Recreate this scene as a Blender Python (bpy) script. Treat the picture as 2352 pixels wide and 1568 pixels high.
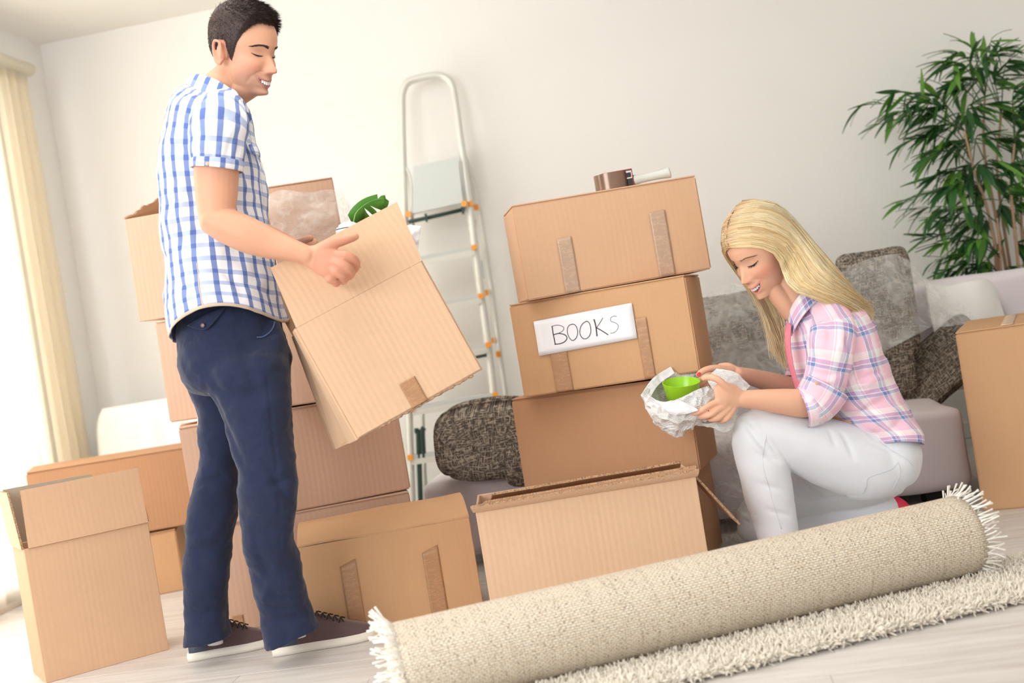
import bpy, bmesh, math, random
import numpy as np
from mathutils import Vector, Matrix, noise
random.seed(7)
RNG = np.random.default_rng(7)
SC = bpy.context.scene
COL = SC.collection
for _o in list(bpy.data.objects):
    bpy.data.objects.remove(_o)

# ---------------------------------------------------------------- camera, world, lights, exposure
FPX, ROLL, PITCH, CAMH = 2800.0, math.radians(9.2), math.radians(-0.6), 0.78
cam_d = bpy.data.cameras.new('camera')
cam = bpy.data.objects.new('camera', cam_d)
COL.objects.link(cam)
cam_d.sensor_width = 36.0
cam_d.lens = FPX / 2352 * 36.0
_fw = Vector((0, math.cos(PITCH), math.sin(PITCH)))
_rt0 = Vector((1, 0, 0))
_up0 = _rt0.cross(_fw)
_rt = _rt0 * math.cos(ROLL) - _up0 * math.sin(ROLL)
_up = _rt0 * math.sin(ROLL) + _up0 * math.cos(ROLL)
cam.matrix_world = Matrix(((_rt.x, _up.x, -_fw.x, 0), (_rt.y, _up.y, -_fw.y, 0), (_rt.z, _up.z, -_fw.z, CAMH), (0, 0, 0, 1)))
cam_d.clip_start = 0.05
cam_d.dof.use_dof = True
cam_d.dof.focus_distance = 3.4
cam_d.dof.aperture_fstop = 2.2
SC.camera = cam
SC.view_settings.view_transform = 'Standard'
SC.view_settings.look = 'None'
SC.view_settings.gamma = 1.0
SC.view_settings.exposure = 0.30
SC.view_settings.use_curve_mapping = False

world = bpy.data.worlds.new('world')
SC.world = world
world.use_nodes = True
_bg = world.node_tree.nodes['Background']
_bg.inputs[0].default_value = (0.965, 0.98, 1.0, 1)
_bg.inputs[1].default_value = 0.86

def area(name, loc, target, size, power, color=(1, 1, 1)):
    d = bpy.data.lights.new(name, 'AREA')
    d.shape = 'RECTANGLE'
    d.size, d.size_y = size
    d.energy = power
    d.color = color
    o = bpy.data.objects.new(name, d)
    COL.objects.link(o)
    o.location = loc
    o.rotation_euler = (Vector(target) - Vector(loc)).to_track_quat('-Z', 'Y').to_euler()
    return o
area('window_daylight', (-2.45, 4.2, 1.25), (0.4, 4.0, 1.0), (2.0, 2.2), 58, (1, 0.99, 0.97))
area('added_front_key', (-2.6, -0.4, 2.1), (0.0, 3.6, 0.8), (2.4, 2.0), 112, (.98, 0.99, 1))  # soft key lamp added out of view at front left; no window there
area('added_ceiling_fill', (-0.6, 2.9, 2.08), (-0.7, 2.95, 3.0), (1.8, 1.2), 26, (.98, 0.99, 1))  # unseen lamp added under the ceiling, aimed up to brighten it

# ---------------------------------------------------------------- helpers
def P(x, y, Y):
    """point at depth Y that the photograph shows at pixel x, y"""
    cr, sr = math.cos(ROLL), math.sin(ROLL)
    a, b = x - 1176.0, y - 784.0
    u, v = a * cr - b * sr, -a * sr - b * cr
    dy = FPX * math.cos(PITCH) - v * math.sin(PITCH)
    dz = FPX * math.sin(PITCH) + v * math.cos(PITCH)
    return np.array([u / dy * Y, Y, CAMH + dz / dy * Y])

def PZ(x, y, z):
    """same, at a given height z"""
    q = P(x, y, 1.0)
    return P(x, y, (CAMH - z) / (CAMH - q[2]))

FRAME = {}
def frame_of(o):
    return FRAME.get(o.name, Matrix.Identity(4))

def tag(o, label=None, cat=None, group=None, kind=None):
    if label: o['label'] = label
    if cat: o['category'] = cat
    if group: o['group'] = group
    if kind: o['kind'] = kind
    return o

def thing(name, label, cat, loc=(0, 0, 0), rot=(0, 0, 0), group=None):
    o = bpy.data.objects.new(name, None)
    COL.objects.link(o)
    o.empty_display_size = 0.1
    o.location = loc
    o.rotation_euler = rot
    FRAME[o.name] = Matrix.LocRotScale(Vector(loc), o.rotation_euler.copy(), None)
    tag(o, label, cat, group)
    return o

def obj(name, V, F, mat, parent=None, smooth=True, uv=None, col=None, local=False, mats=None, midx=None, auto=None):
    """V in world coordinates (or in the parent's when local)"""
    V = np.asarray(V, dtype=float).reshape(-1, 3)
    if parent is not None and not local:
        m = np.array(frame_of(parent).inverted())
        V = V @ m[:3, :3].T + m[:3, 3]
    me = bpy.data.meshes.new(name)
    me.from_pydata(V.tolist(), [], [list(map(int, f)) for f in F])
    for m_ in (mats or [mat]):
        me.materials.append(m_)
    if midx is not None:
        me.polygons.foreach_set('material_index', np.asarray(midx, dtype=np.int32))
    me.polygons.foreach_set('use_smooth', [bool(smooth)] * len(me.polygons))
    if uv is not None:
        lay = me.uv_layers.new(name='UVMap')
        li = np.empty(len(me.loops), dtype=np.int32)
        me.loops.foreach_get('vertex_index', li)
        uv = np.asarray(uv, dtype=float)
        lay.data.foreach_set('uv', (uv[li] if len(uv) == len(V) else uv).ravel())
    if col is not None:
        ca = me.color_attributes.new('Col', 'FLOAT_COLOR', 'POINT')
        c4 = np.ones((len(V), 4)); c4[:, :3] = col
        ca.data.foreach_set('color', c4.ravel())
    me.update()
    o = bpy.data.objects.new(name, me)
    COL.objects.link(o)
    if parent is not None:
        o.parent = parent
        FRAME[o.name] = frame_of(parent)
    if auto:
        md = o.modifiers.new('split', 'EDGE_SPLIT'); md.split_angle = math.radians(auto)
    return o

def bevel(o, w, seg=2):
    m = o.modifiers.new('bevel', 'BEVEL'); m.width = w; m.segments = seg; m.limit_method = 'ANGLE'
    m.angle_limit = math.radians(40)
    return o

def nrm(v):
    v = np.asarray(v, float)
    return v / (np.linalg.norm(v) + 1e-12)

def boxvf(lo, hi):
    (a, b, c), (d, e, f) = lo, hi
    V = [(a, b, c), (d, b, c), (d, e, c), (a, e, c), (a, b, f), (d, b, f), (d, e, f), (a, e, f)]
    F = [(3, 2, 1, 0), (4, 5, 6, 7), (0, 1, 5, 4), (1, 2, 6, 5), (2, 3, 7, 6), (3, 0, 4, 7)]
    return V, F

class MB:
    def __init__(s): s.V, s.F, s.I = [], [], []
    def add(s, V, F, mi=0):
        n = len(s.V); s.V += [tuple(map(float, v)) for v in V]; s.F += [[i + n for i in f] for f in F]; s.I += [mi] * len(F)
        return s
    def box(s, lo, hi, mi=0): return s.add(*boxvf(lo, hi), mi)
    def obox(s, c, ax, ay, az, mi=0):
        c, ax, ay, az = map(np.asarray, (c, ax, ay, az))
        V = [c + i * ax + j * ay + k * az for k in (-1, 1) for i, j in ((-1, -1), (1, -1), (1, 1), (-1, 1))]
        return s.add(V, [(3, 2, 1, 0), (4, 5, 6, 7), (0, 1, 5, 4), (1, 2, 6, 5), (2, 3, 7, 6), (3, 0, 4, 7)], mi)
    def tube(s, pts, rad, seg=10, mi=0, ref=(0, 0, 1), **k):
        V, F, _ = tube(pts, rad, seg, ref=ref, **k); return s.add(V, F, mi)
    def slab(s, q, th, mi=0, nseg=None):
        """four world corners + thickness along the normal"""
        q = [np.asarray(c, float) for c in q]
        n = nrm(np.cross(q[1] - q[0], q[3] - q[0])) * th
        V = q + [c + n for c in q]
        return s.add(V, [(3, 2, 1, 0), (4, 5, 6, 7), (0, 1, 5, 4), (1, 2, 6, 5), (2, 3, 7, 6), (3, 0, 4, 7)], mi)
    def build(s, name, mat, parent=None, **k):
        if isinstance(mat, (list, tuple)): return obj(name, s.V, s.F, None, parent, mats=list(mat), midx=s.I, **k)
        return obj(name, s.V, s.F, mat, parent, **k)

def catmull(p, n):
    p = np.asarray(p, float)
    if len(p) < 3:
        t = np.linspace(0, 1, n)[:, None]; return p[0] * (1 - t) + p[-1] * t
    q = np.vstack([2 * p[0] - p[1], p, 2 * p[-1] - p[-2]])
    out = []
    for T in np.linspace(0, len(p) - 1, n):
        i = min(int(T), len(p) - 2); t = T - i
        a, b, c, d = q[i], q[i + 1], q[i + 2], q[i + 3]
        out.append(.5 * (2 * b + (c - a) * t + (2 * a - 5 * b + 4 * c - d) * t * t + (3 * b - a - 3 * c + d) * t ** 3))
    return np.array(out)

def tube(pts, rad, seg=12, n=None, ref=(0, 0, 1), cap=True, round_cap=0.0):
    """tube through points; rad scalars or (a, b) pairs, a across ref, b along ref"""
    pts = np.asarray(pts, float)
    rad = np.asarray([(r, r) if np.isscalar(r) else tuple(r) for r in (rad if hasattr(rad, '__len__') else [rad] * len(pts))], float)
    if n:
        rad = catmull(rad, n); pts = catmull(pts, n)
    if round_cap:
        k = 4
        def ext(p0, p1, r0):
            d = nrm(p0 - p1); L = min(r0) * round_cap; P_, R_ = [], []
            for i in range(1, k + 1):
                a = i / k * math.pi / 2
                P_.append(p0 + d * L * math.sin(a)); R_.append(r0 * max(math.cos(a), .06))
            return P_, R_
        a, ra = ext(pts[0], pts[1], rad[0]); b, rb = ext(pts[-1], pts[-2], rad[-1])
        pts = np.vstack([a[::-1], pts, b]); rad = np.vstack([ra[::-1], rad, rb])
    m = len(pts)
    T = np.gradient(pts, axis=0); ref = np.asarray(ref, float)
    V, A = [], np.linspace(0, 2 * math.pi, seg, endpoint=False)
    prev = None
    for i in range(m):
        t = nrm(T[i])
        b = ref - t * np.dot(ref, t)
        if np.linalg.norm(b) < 1e-3: b = prev if prev is not None else np.cross(t, (1, 0, 0))
        b = nrm(b); prev = b; a = np.cross(t, b)
        for w in A: V.append(pts[i] + a * math.cos(w) * rad[i][0] + b * math.sin(w) * rad[i][1])
    F = [(i * seg + j, i * seg + (j + 1) % seg, (i + 1) * seg + (j + 1) % seg, (i + 1) * seg + j) for i in range(m - 1) for j in range(seg)]
    if cap:
        F.append(tuple(range(seg))[::-1]); F.append(tuple((m - 1) * seg + j for j in range(seg)))
    return np.array(V), F, m

def gridF(nu, nv, wrap=False):
    """nv rows of nu verts"""
    F = []
    for i in range(nv - 1):
        for j in range(nu if wrap else nu - 1):
            k = (j + 1) % nu
            F.append((i * nu + j, i * nu + k, (i + 1) * nu + k, (i + 1) * nu + j))
    return F

def fnoise(V, scale, seed=0.0, oct=1):
    out = np.empty(len(V))
    for i, v in enumerate(V):
        p = Vector((v[0] * scale[0] + seed, v[1] * scale[1] + seed * .7, v[2] * scale[2] - seed * .3)) if hasattr(scale, '__len__') else Vector((v[0] * scale + seed, v[1] * scale + seed * .7, v[2] * scale - seed * .3))
        s, a = 0.0, 1.0
        for _ in range(oct):
            s += noise.noise(p) * a; p = p * 2.1; a *= .5
        out[i] = s
    return out

def vnormals(V, F):
    V = np.asarray(V, float); N = np.zeros_like(V)
    quads = np.array([f for f in F if len(f) == 4]); tris = np.array([f for f in F if len(f) == 3])
    if len(quads):
        n = np.cross(V[quads[:, 2]] - V[quads[:, 0]], V[quads[:, 3]] - V[quads[:, 1]])
        for k in range(4): np.add.at(N, quads[:, k], n)
    if len(tris):
        n = np.cross(V[tris[:, 1]] - V[tris[:, 0]], V[tris[:, 2]] - V[tris[:, 0]])
        for k in range(3): np.add.at(N, tris[:, k], n)
    return N / (np.linalg.norm(N, axis=1)[:, None] + 1e-12)

def segdist(V, a, b):
    a, b = np.asarray(a), np.asarray(b); d = b - a
    t = np.clip(((V - a) @ d) / (d @ d), 0, 1)
    return np.linalg.norm(V - (a + t[:, None] * d), axis=1), t

def crease(V, N, pts, depth, width):
    """press a soft fold along a polyline (negative depth raises it)"""
    best = np.full(len(V), 1e9); tt = np.zeros(len(V)); k = len(pts) - 1
    for i in range(k):
        d, t = segdist(V, pts[i], pts[i + 1]); m = d < best
        best[m] = d[m]; tt[m] = (i + t[m]) / k
    g = np.exp(-(best / width) ** 2) * np.sin(np.clip(tt, .03, .97) * math.pi) ** .6
    return V - N * (g * depth)[:, None]

def crease_px(V, N, pts, depth, width, tol=.010):
    """crease along pixels, laid on the side of the surface that faces the camera"""
    c0 = np.array([0, 0, CAMH]); out = []
    for x, y in catmull(np.asarray(pts, float), 9 if len(pts) > 2 else 6):
        q = P(x, y, 2.0); a = nrm(q - c0); rel = V - c0; t = rel @ a; d = np.linalg.norm(rel - t[:, None] * a, axis=1); k = np.where(d < tol)[0]
        if len(k): out.append(c0 + a * float(np.sort(t[k])[:3].mean()))
    return crease(V, N, out, depth, width) if len(out) > 1 else V

def remesh(V, F, vox, smooth=2):
    me = bpy.data.meshes.new('tmp'); me.from_pydata(np.asarray(V).tolist(), [], [list(map(int, f)) for f in F])
    o = bpy.data.objects.new('tmp', me); COL.objects.link(o)
    m = o.modifiers.new('r', 'REMESH'); m.mode = 'VOXEL'; m.voxel_size = vox; m.use_smooth_shade = True
    if smooth:
        s = o.modifiers.new('s', 'SMOOTH'); s.factor = .5; s.iterations = smooth
    dg = bpy.context.evaluated_depsgraph_get()
    ev = o.evaluated_get(dg); m2 = ev.to_mesh()
    n = len(m2.vertices); V2 = np.empty(n * 3); m2.vertices.foreach_get('co', V2); V2 = V2.reshape(-1, 3)
    F2 = [tuple(p.vertices) for p in m2.polygons]
    ev.to_mesh_clear(); bpy.data.objects.remove(o); bpy.data.meshes.remove(me)
    return V2, F2

def sheet(ctrl, nu, nv, wr=0.0, wscale=12.0, seed=0.0, oct=2):
    """surface through a grid of world control points"""
    rows = [catmull(r, nu) for r in ctrl]
    cols = [catmull([rows[i][j] for i in range(len(rows))], nv) for j in range(nu)]
    V = np.array([cols[j][i] for i in range(nv) for j in range(nu)])
    F = gridF(nu, nv)
    uv = np.array([(j / (nu - 1), i / (nv - 1)) for i in range(nv) for j in range(nu)])
    if wr:
        N = vnormals(V, F); V = V + N * (fnoise(V, wscale, seed, oct) * wr)[:, None]
    return V, F, uv

def solid(o, th, off=0.0):
    m = o.modifiers.new('solid', 'SOLIDIFY'); m.thickness = th; m.offset = off
    return o

# ---------------------------------------------------------------- materials
def srgb(r, g, b):
    f = lambda c: ((c / 255) / 12.92) if c / 255 <= .04045 else (((c / 255) + .055) / 1.055) ** 2.4
    return (f(r), f(g), f(b))

class NT:
    def __init__(s, name):
        s.m = bpy.data.materials.new(name); s.m.use_nodes = True
        s.t = s.m.node_tree; s.n = s.t.nodes; s.b = s.n['Principled BSDF']; s.out = s.n['Material Output']
    def add(s, kind, **kw):
        n = s.n.new(kind)
        for k, v in kw.items(): setattr(n, k, v)
        return n
    def link(s, a, b): s.t.links.new(a, b)
    def put(s, sock, v):
        if hasattr(v, 'links') or isinstance(v, bpy.types.NodeSocket): s.link(v, sock)
        else: sock.default_value = v
    def math(s, op, a, b=None, c=None):
        n = s.add('ShaderNodeMath', operation=op)
        s.put(n.inputs[0], a)
        if b is not None: s.put(n.inputs[1], b)
        if c is not None: s.put(n.inputs[2], c)
        return n.outputs[0]
    def mix(s, fac, a, b, mode='MIX'):
        n = s.add('ShaderNodeMix', data_type='RGBA', blend_type=mode)
        s.put(n.inputs[0], fac)
        for i, v in ((6, a), (7, b)):
            if isinstance(v, (tuple, list)): n.inputs[i].default_value = (*v[:3], 1)
            else: s.link(v, n.inputs[i])
        return n.outputs[2]
    def coords(s, which='Object', scale=(1, 1, 1), rot=(0, 0, 0)):
        tc = s.add('ShaderNodeTexCoord'); mp = s.add('ShaderNodeMapping')
        s.link(tc.outputs[which], mp.inputs[0]); mp.inputs['Scale'].default_value = scale; mp.inputs['Rotation'].default_value = rot
        return mp.outputs[0]
    def noise(s, vec, scale, detail=3.0, rough=.5, out=0):
        n = s.add('ShaderNodeTexNoise'); s.link(vec, n.inputs['Vector']); n.inputs['Scale'].default_value = scale
        n.inputs['Detail'].default_value = detail; n.inputs['Roughness'].default_value = rough
        return n.outputs[out]
    def ramp(s, fac, stops, interp='LINEAR'):
        n = s.add('ShaderNodeValToRGB'); s.link(fac, n.inputs[0]); cr = n.color_ramp; cr.interpolation = interp
        while len(cr.elements) < len(stops): cr.elements.new(.5)
        for e, (p, c) in zip(cr.elements, stops):
            e.position = p; e.color = (*c[:3], 1) if hasattr(c, '__len__') else (c, c, c, 1)
        return n.outputs[0]
    def bump(s, h, strength=.3, dist=.002, prev=None):
        n = s.add('ShaderNodeBump'); s.link(h, n.inputs['Height']); n.inputs['Strength'].default_value = strength; n.inputs['Distance'].default_value = dist
        if prev is not None: s.link(prev, n.inputs['Normal'])
        s.link(n.outputs[0], s.b.inputs['Normal']); return n.outputs[0]
    def base(s, c):
        if isinstance(c, (tuple, list)): s.b.inputs['Base Color'].default_value = (*c[:3], 1)
        else: s.link(c, s.b.inputs['Base Color'])
    def set(s, rough=None, metal=None, spec=None, alpha=None, sss=None, sheen=None, trans=None):
        I = s.b.inputs
        if rough is not None: I['Roughness'].default_value = rough
        if metal is not None: I['Metallic'].default_value = metal
        if spec is not None: I['Specular IOR Level'].default_value = spec
        if alpha is not None: I['Alpha'].default_value = alpha
        if sss is not None:
            I['Subsurface Weight'].default_value = sss; I['Subsurface Radius'].default_value = (1, .35, .2); I['Subsurface Scale'].default_value = .008
        if sheen is not None: I['Sheen Weight'].default_value = sheen
        if trans is not None: I['Transmission Weight'].default_value = trans
        return s

def plain(name, c, rough=.6, var=.0, vscale=8, bump=0, bscale=200, **k):
    t = NT(name)
    if var:
        v = t.coords(); n = t.noise(v, vscale)
        t.base(t.mix(n, tuple(x * (1 - var) for x in c), tuple(min(1, x * (1 + var)) for x in c)))
    else: t.base(c)
    if bump:
        v = t.coords(); t.bump(t.noise(v, bscale), bump, .001)
    t.set(rough=rough, **k); return t.m

def cardboard(name, c, flute=.14, lines=.0):
    t = NT(name)
    v = t.coords('Object', (1, 1, .02)); v2 = t.coords('Object'); v3 = t.coords('Object', (1, 1, .15))
    streak = t.noise(v, 170, 2)
    cloud = t.noise(v2, 5, 3)
    fleck = t.noise(v3, 420, 2, .7)
    k = t.mix(cloud, tuple(x * .93 for x in c), tuple(min(x * 1.05, 1) for x in c))
    k = t.mix(t.math('MULTIPLY', streak, .12), k, tuple(min(1, x * 1.35) for x in c))
    k = t.mix(t.ramp(fleck, [(.26, .30), (.33, 0)]), k, tuple(x * .6 for x in c))
    w0 = t.add('ShaderNodeTexWave', wave_type='BANDS', bands_direction='DIAGONAL', wave_profile='SIN')
    t.link(t.coords('Object', (1, 1, .0)), w0.inputs['Vector']); w0.inputs['Scale'].default_value = 38; w0.inputs['Distortion'].default_value = 1.5; w0.inputs['Detail Scale'].default_value = 6
    if lines: k = t.mix(t.math('MULTIPLY', w0.outputs[0], lines), k, tuple(x * .80 for x in c))
    t.base(k)
    w = t.add('ShaderNodeTexWave', wave_type='BANDS', bands_direction='DIAGONAL', wave_profile='SIN')
    t.link(t.coords('Object', (1, 1, .0)), w.inputs['Vector']); w.inputs['Scale'].default_value = 42; w.inputs['Distortion'].default_value = .6
    b1 = t.bump(w.outputs[0], flute, .0012)
    t.bump(t.noise(v2, 18, 3), .25, .004, b1)
    t.set(rough=.75, spec=.25)
    return t.m

MT = {}
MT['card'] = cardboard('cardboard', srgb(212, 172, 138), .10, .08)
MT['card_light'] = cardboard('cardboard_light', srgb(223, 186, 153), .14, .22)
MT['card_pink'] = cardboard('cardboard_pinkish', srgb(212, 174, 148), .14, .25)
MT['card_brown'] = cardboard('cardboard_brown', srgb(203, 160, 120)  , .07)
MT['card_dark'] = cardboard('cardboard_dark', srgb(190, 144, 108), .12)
def _edge():
    t = NT('cardboard_cut_edge'); v = t.coords('Object', (1, 1, 1))
    n = t.noise(v, 260, 2, .6)
    t.base(t.ramp(n, [(.34, srgb(118, 88, 64)), (.50, srgb(172, 136, 104)), (.7, srgb(200, 164, 128))])); t.bump(n, .5, .002); t.set(rough=.85); return t.m
MT['edge'] = _edge()
def _tape(name, c, a):
    t = NT(name); v = t.coords('Object', (1, 1, 4)); n = t.noise(v, 16, 4, .65)
    lines = t.ramp(n, [(.48, 0), (.5, 1), (.52, 0)])
    t.base(t.mix(lines, c, tuple(min(1, x * 1.3) for x in c))); t.bump(n, .3, .003)
    t.set(rough=.28, spec=.5); return t.m
MT['tape'] = _tape('packing_tape_brown', srgb(178, 134, 98), 1)
MT['tape_grey'] = _tape('packing_tape_greyish', srgb(188, 158, 134), 1)
MT['tape_pale'] = _tape('packing_tape_pale', srgb(222, 186, 150), 1)
MT['white_paper'] = plain('white_paper', srgb(240, 240, 244), .7, bump=.1, bscale=40)
MT['ink'] = plain('marker_ink', srgb(58, 54, 66), .6)
MT['wall'] = None
def _wall():
    t = NT('painted_wall'); v = t.coords('Object', (1, 1, .05)); n = t.noise(v, 30, 3); v2 = t.coords()
    t.base(t.mix(t.noise(v2, 1.2, 2), srgb(238, 235, 230), srgb(244, 242, 237)))
    b = t.bump(n, .10, .004); t.bump(t.noise(v2, 130, 2), .12, .002, b); t.set(rough=.85, spec=.2); return t.m
MT['wall'] = _wall()
MT['ceiling'] = plain('ceiling_paint', srgb(245, 242, 236), .9)
MT['white_trim'] = plain('white_trim', srgb(240, 238, 234), .5)
def _plank():
    t = NT('whitewashed_plank'); tc = t.add('ShaderNodeTexCoord'); oi = t.add('ShaderNodeObjectInfo')
    mp = t.add('ShaderNodeMapping'); t.link(tc.outputs['Object'], mp.inputs[0]); mp.inputs['Scale'].default_value = (1.2, 14, 1)
    ad = t.add('ShaderNodeVectorMath', operation='ADD'); t.link(mp.outputs[0], ad.inputs[0])
    sc = t.add('ShaderNodeVectorMath', operation='SCALE'); t.link(oi.outputs['Random'], sc.inputs['Scale']); sc.inputs[0].default_value = (37, 53, 11); t.link(sc.outputs[0], ad.inputs[1])
    n = t.noise(ad.outputs[0], 2.6, 5, .62)
    g = t.ramp(n, [(.3, srgb(196, 188, 181)), (.5, srgb(216, 211, 206)), (.72, srgb(229, 226, 222))])
    t.base(t.mix(t.math('MULTIPLY', oi.outputs['Random'], .35), g, srgb(205, 198, 192)))
    t.bump(n, .12, .001); t.set(rough=.38, spec=.4); return t.m
MT['plank'] = _plank()
MT['underlay'] = plain('floor_joint', srgb(150, 142, 135), .9)
# ---------------------------------------------------------------- room shell
RA = math.radians(8.0)                      # the room is turned a little against the camera
RX = np.array([math.cos(RA), -math.sin(RA), 0.0])     # along the back wall, to the right
RY = np.array([math.sin(RA), math.cos(RA), 0.0])      # into the back wall
UP = np.array([0, 0, 1.0])
CZ = 2.465
CORNER = np.array([-1.985, 5.80, 0.0])
def R(a, b, z=0.0): return CORNER + RX * a + RY * b + UP * z          # a along the wall, b beyond it
def rbox(mb, a0, a1, b0, b1, z0, z1, mi=0):
    c = R((a0 + a1) / 2, (b0 + b1) / 2, (z0 + z1) / 2)
    return mb.obox(c, RX * (a1 - a0) / 2, RY * (b1 - b0) / 2, UP * (z1 - z0) / 2, mi)
WR = 4.75                                                # room width along the back wall
FRONT = -6.6
fl = rbox(MB(), -.1, WR + .1, FRONT, .1, -.12, -.008).build('floor', MT['underlay'], smooth=False); tag(fl, kind='structure')
# floor planks, each its own piece
pl_v, pl_f = boxvf((-.5996, -.0931, -.012), (.5996, .0931, 0))
pm = bpy.data.meshes.new('plank'); pm.from_pydata(pl_v, [], pl_f); pm.materials.append(MT['plank'])
k = 0
FR0 = Matrix(((RX[0], RY[0], 0, 0), (RX[1], RY[1], 0, 0), (0, 0, 1, 0), (0, 0, 0, 1)))
for r in range(27):
    off = (0, .45, .82, .2, .6)[r % 5]
    for c in range(-2, 5):
        a, b = c * 1.2 + off + .6 + .1, -.1 - r * .187
        l_, r_ = max(a - .6, .001), min(a + .6, WR - .001)
        if r_ - l_ < .03: continue
        o = bpy.data.objects.new('plank', pm); COL.objects.link(o)
        p = R((l_ + r_) / 2, b); o.matrix_world = Matrix.Translation(p) @ FR0 @ Matrix.Diagonal(((r_ - l_) / 1.2, 1, 1, 1)); o.parent = fl
        md = None
pb = bmesh.new(); pb.from_mesh(pm); bmesh.ops.bevel(pb, geom=[e for e in pb.edges], offset=.0006, segments=1, affect='EDGES'); pb.to_mesh(pm); pb.free()
bw = rbox(MB(), -.1, WR + .1, 0, .12, -.12, CZ).build('wall_back', MT['wall'], smooth=False); tag(bw, kind='structure')
cl = rbox(MB(), -.3, WR + .1, FRONT, .12, CZ, CZ + .1).build('ceiling', MT['ceiling'], smooth=False); tag(cl, kind='structure')
wr = rbox(MB(), WR, WR + .12, FRONT, .12, -.12, CZ).build('wall_right', MT['wall'], smooth=False); tag(wr, kind='structure')
# left wall with a tall window opening
m = MB(); WB0, WB1, WZ0, WZ1 = -2.75, -.55, .06, 2.2
rbox(m, -.14, 0, -.55, .12, -.12, CZ); rbox(m, -.14, 0, WB0, WB1, WZ1, CZ); rbox(m, -.14, 0, WB0, WB1, -.12, WZ0); rbox(m, -.14, 0, -3.3, WB0, -.12, CZ)
wl = m.build('wall_left', MT['wall'], smooth=False); tag(wl, kind='structure')
win = thing('window_1', None, None); tag(win, kind='structure')
m = MB()
for z0, z1 in ((WZ0, WZ0 + .07), (WZ1 - .07, WZ1)): rbox(m, -.10, -.04, WB0, WB1, z0, z1)
for b in (WB0 + .035, (WB0 + WB1) / 2, WB1 - .035): rbox(m, -.10, -.04, b - .035, b + .035, WZ0, WZ1)
m.build('window_frame', MT['white_trim'], win, smooth=False)
def _glass():
    t = NT('window_glass'); g = t.add('ShaderNodeBsdfGlossy'); tr = t.add('ShaderNodeBsdfTransparent'); mx = t.add('ShaderNodeMixShader')
    g.inputs['Roughness'].default_value = .03; mx.inputs[0].default_value = .06; t.link(tr.outputs[0], mx.inputs[1]); t.link(g.outputs[0], mx.inputs[2]); t.link(mx.outputs[0], t.out.inputs[0]); return t.m
MT['glass'] = _glass()
rbox(MB(), -.073, -.067, WB0 + .07, (WB0 + WB1) / 2 - .035, WZ0 + .07, WZ1 - .07).build('pane', MT['glass'], win, smooth=False)
rbox(MB(), -.073, -.067, (WB0 + WB1) / 2 + .035, WB1 - .07, WZ0 + .07, WZ1 - .07).build('pane', MT['glass'], win, smooth=False)
sk = rbox(MB(), 0, WR, -.016, 0, 0, .07).build('baseboard_back', MT['white_trim'], smooth=False); tag(sk, kind='structure'); bevel(sk, .004)
sk = rbox(MB(), 0, .016, -.42, 0, 0, .07).build('baseboard_left', MT['white_trim'], smooth=False); tag(sk, kind='structure')

# curtains: a rail and gathered cream drops
def _curtain(name, c, tr):
    t = NT(name); v = t.coords('Object', (1, 1, .05)); n = t.noise(v, 60, 2)
    t.base(t.mix(n, tuple(x * .96 for x in c), c)); t.set(rough=.9)
    ts = t.add('ShaderNodeBsdfTranslucent'); ts.inputs[0].default_value = (*c, 1); mx = t.add('ShaderNodeMixShader'); mx.inputs[0].default_value = tr
    t.link(t.b.outputs[0], mx.inputs[1]); t.link(ts.outputs[0], mx.inputs[2]); t.link(mx.outputs[0], t.out.inputs[0]); return t.m
MT['curtain'] = _curtain('cream_curtain', srgb(255, 250, 240), .85)
MT['curtain2'] = _curtain('thin_cream_curtain', srgb(255, 252, 244), .85)
MT['sheer'] = _curtain('sheer_curtain', srgb(255, 254, 250), .8)
MT['rail'] = plain('cream_rail', srgb(232, 224, 204), .5)
rail = thing('curtain_rail', 'cream curtain rail along the left wall above the window', 'curtain rail', R(.08, -.14, 2.27))
m = MB(); pts = [R(.085, -2.9, 2.27), R(.085, -1.0, 2.27), R(.085, -.31, 2.27)]
m.tube(pts, [(.035, .03)] * 3, 12); rb = m.build('rail_bar', MT['rail'], rail)
for _b in (-.45, -2.0): MB().obox(R(.03, _b, 2.27), RX * .03, RY * .015, UP * .015).build('bracket', MT['rail'], rail, smooth=False)
def curtain(name, label, b0, b1, folds, amp, mat, zt=2.235, zb=.03, a=.085, seed=0):
    V, nu, nv = [], folds * 14 + 1, 40
    for i in range(nv):
        t = i / (nv - 1); z = zt + (zb - zt) * t
        for j in range(nu):
            s = j / (nu - 1)
            ph = s * folds * 2 * math.pi
            aa = amp * (.55 + .45 * t)
            V.append(R(a + math.sin(ph + .3 * math.sin(3 * t + seed)) * aa, b0 + (b1 - b0) * s + math.cos(ph) * aa * .35, z))
    o = obj(name, V, gridF(nu, nv), mat); solid(o, .002); tag(o, label, 'curtain'); return o
curtain('curtain', 'cream pleated curtain drop hanging nearest the room corner', -.62, -.34, 4, .020, MT['curtain'])
curtain('curtain', 'cream pleated curtain drop hanging farther from the room corner', -1.0, -.65, 5, .020, MT['curtain2'], seed=1)
curtain('sheer_curtain', 'sheer white curtain glowing in front of the left window', -2.7, -.62, 16, .018, MT['sheer'], a=.03, seed=2)

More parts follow.
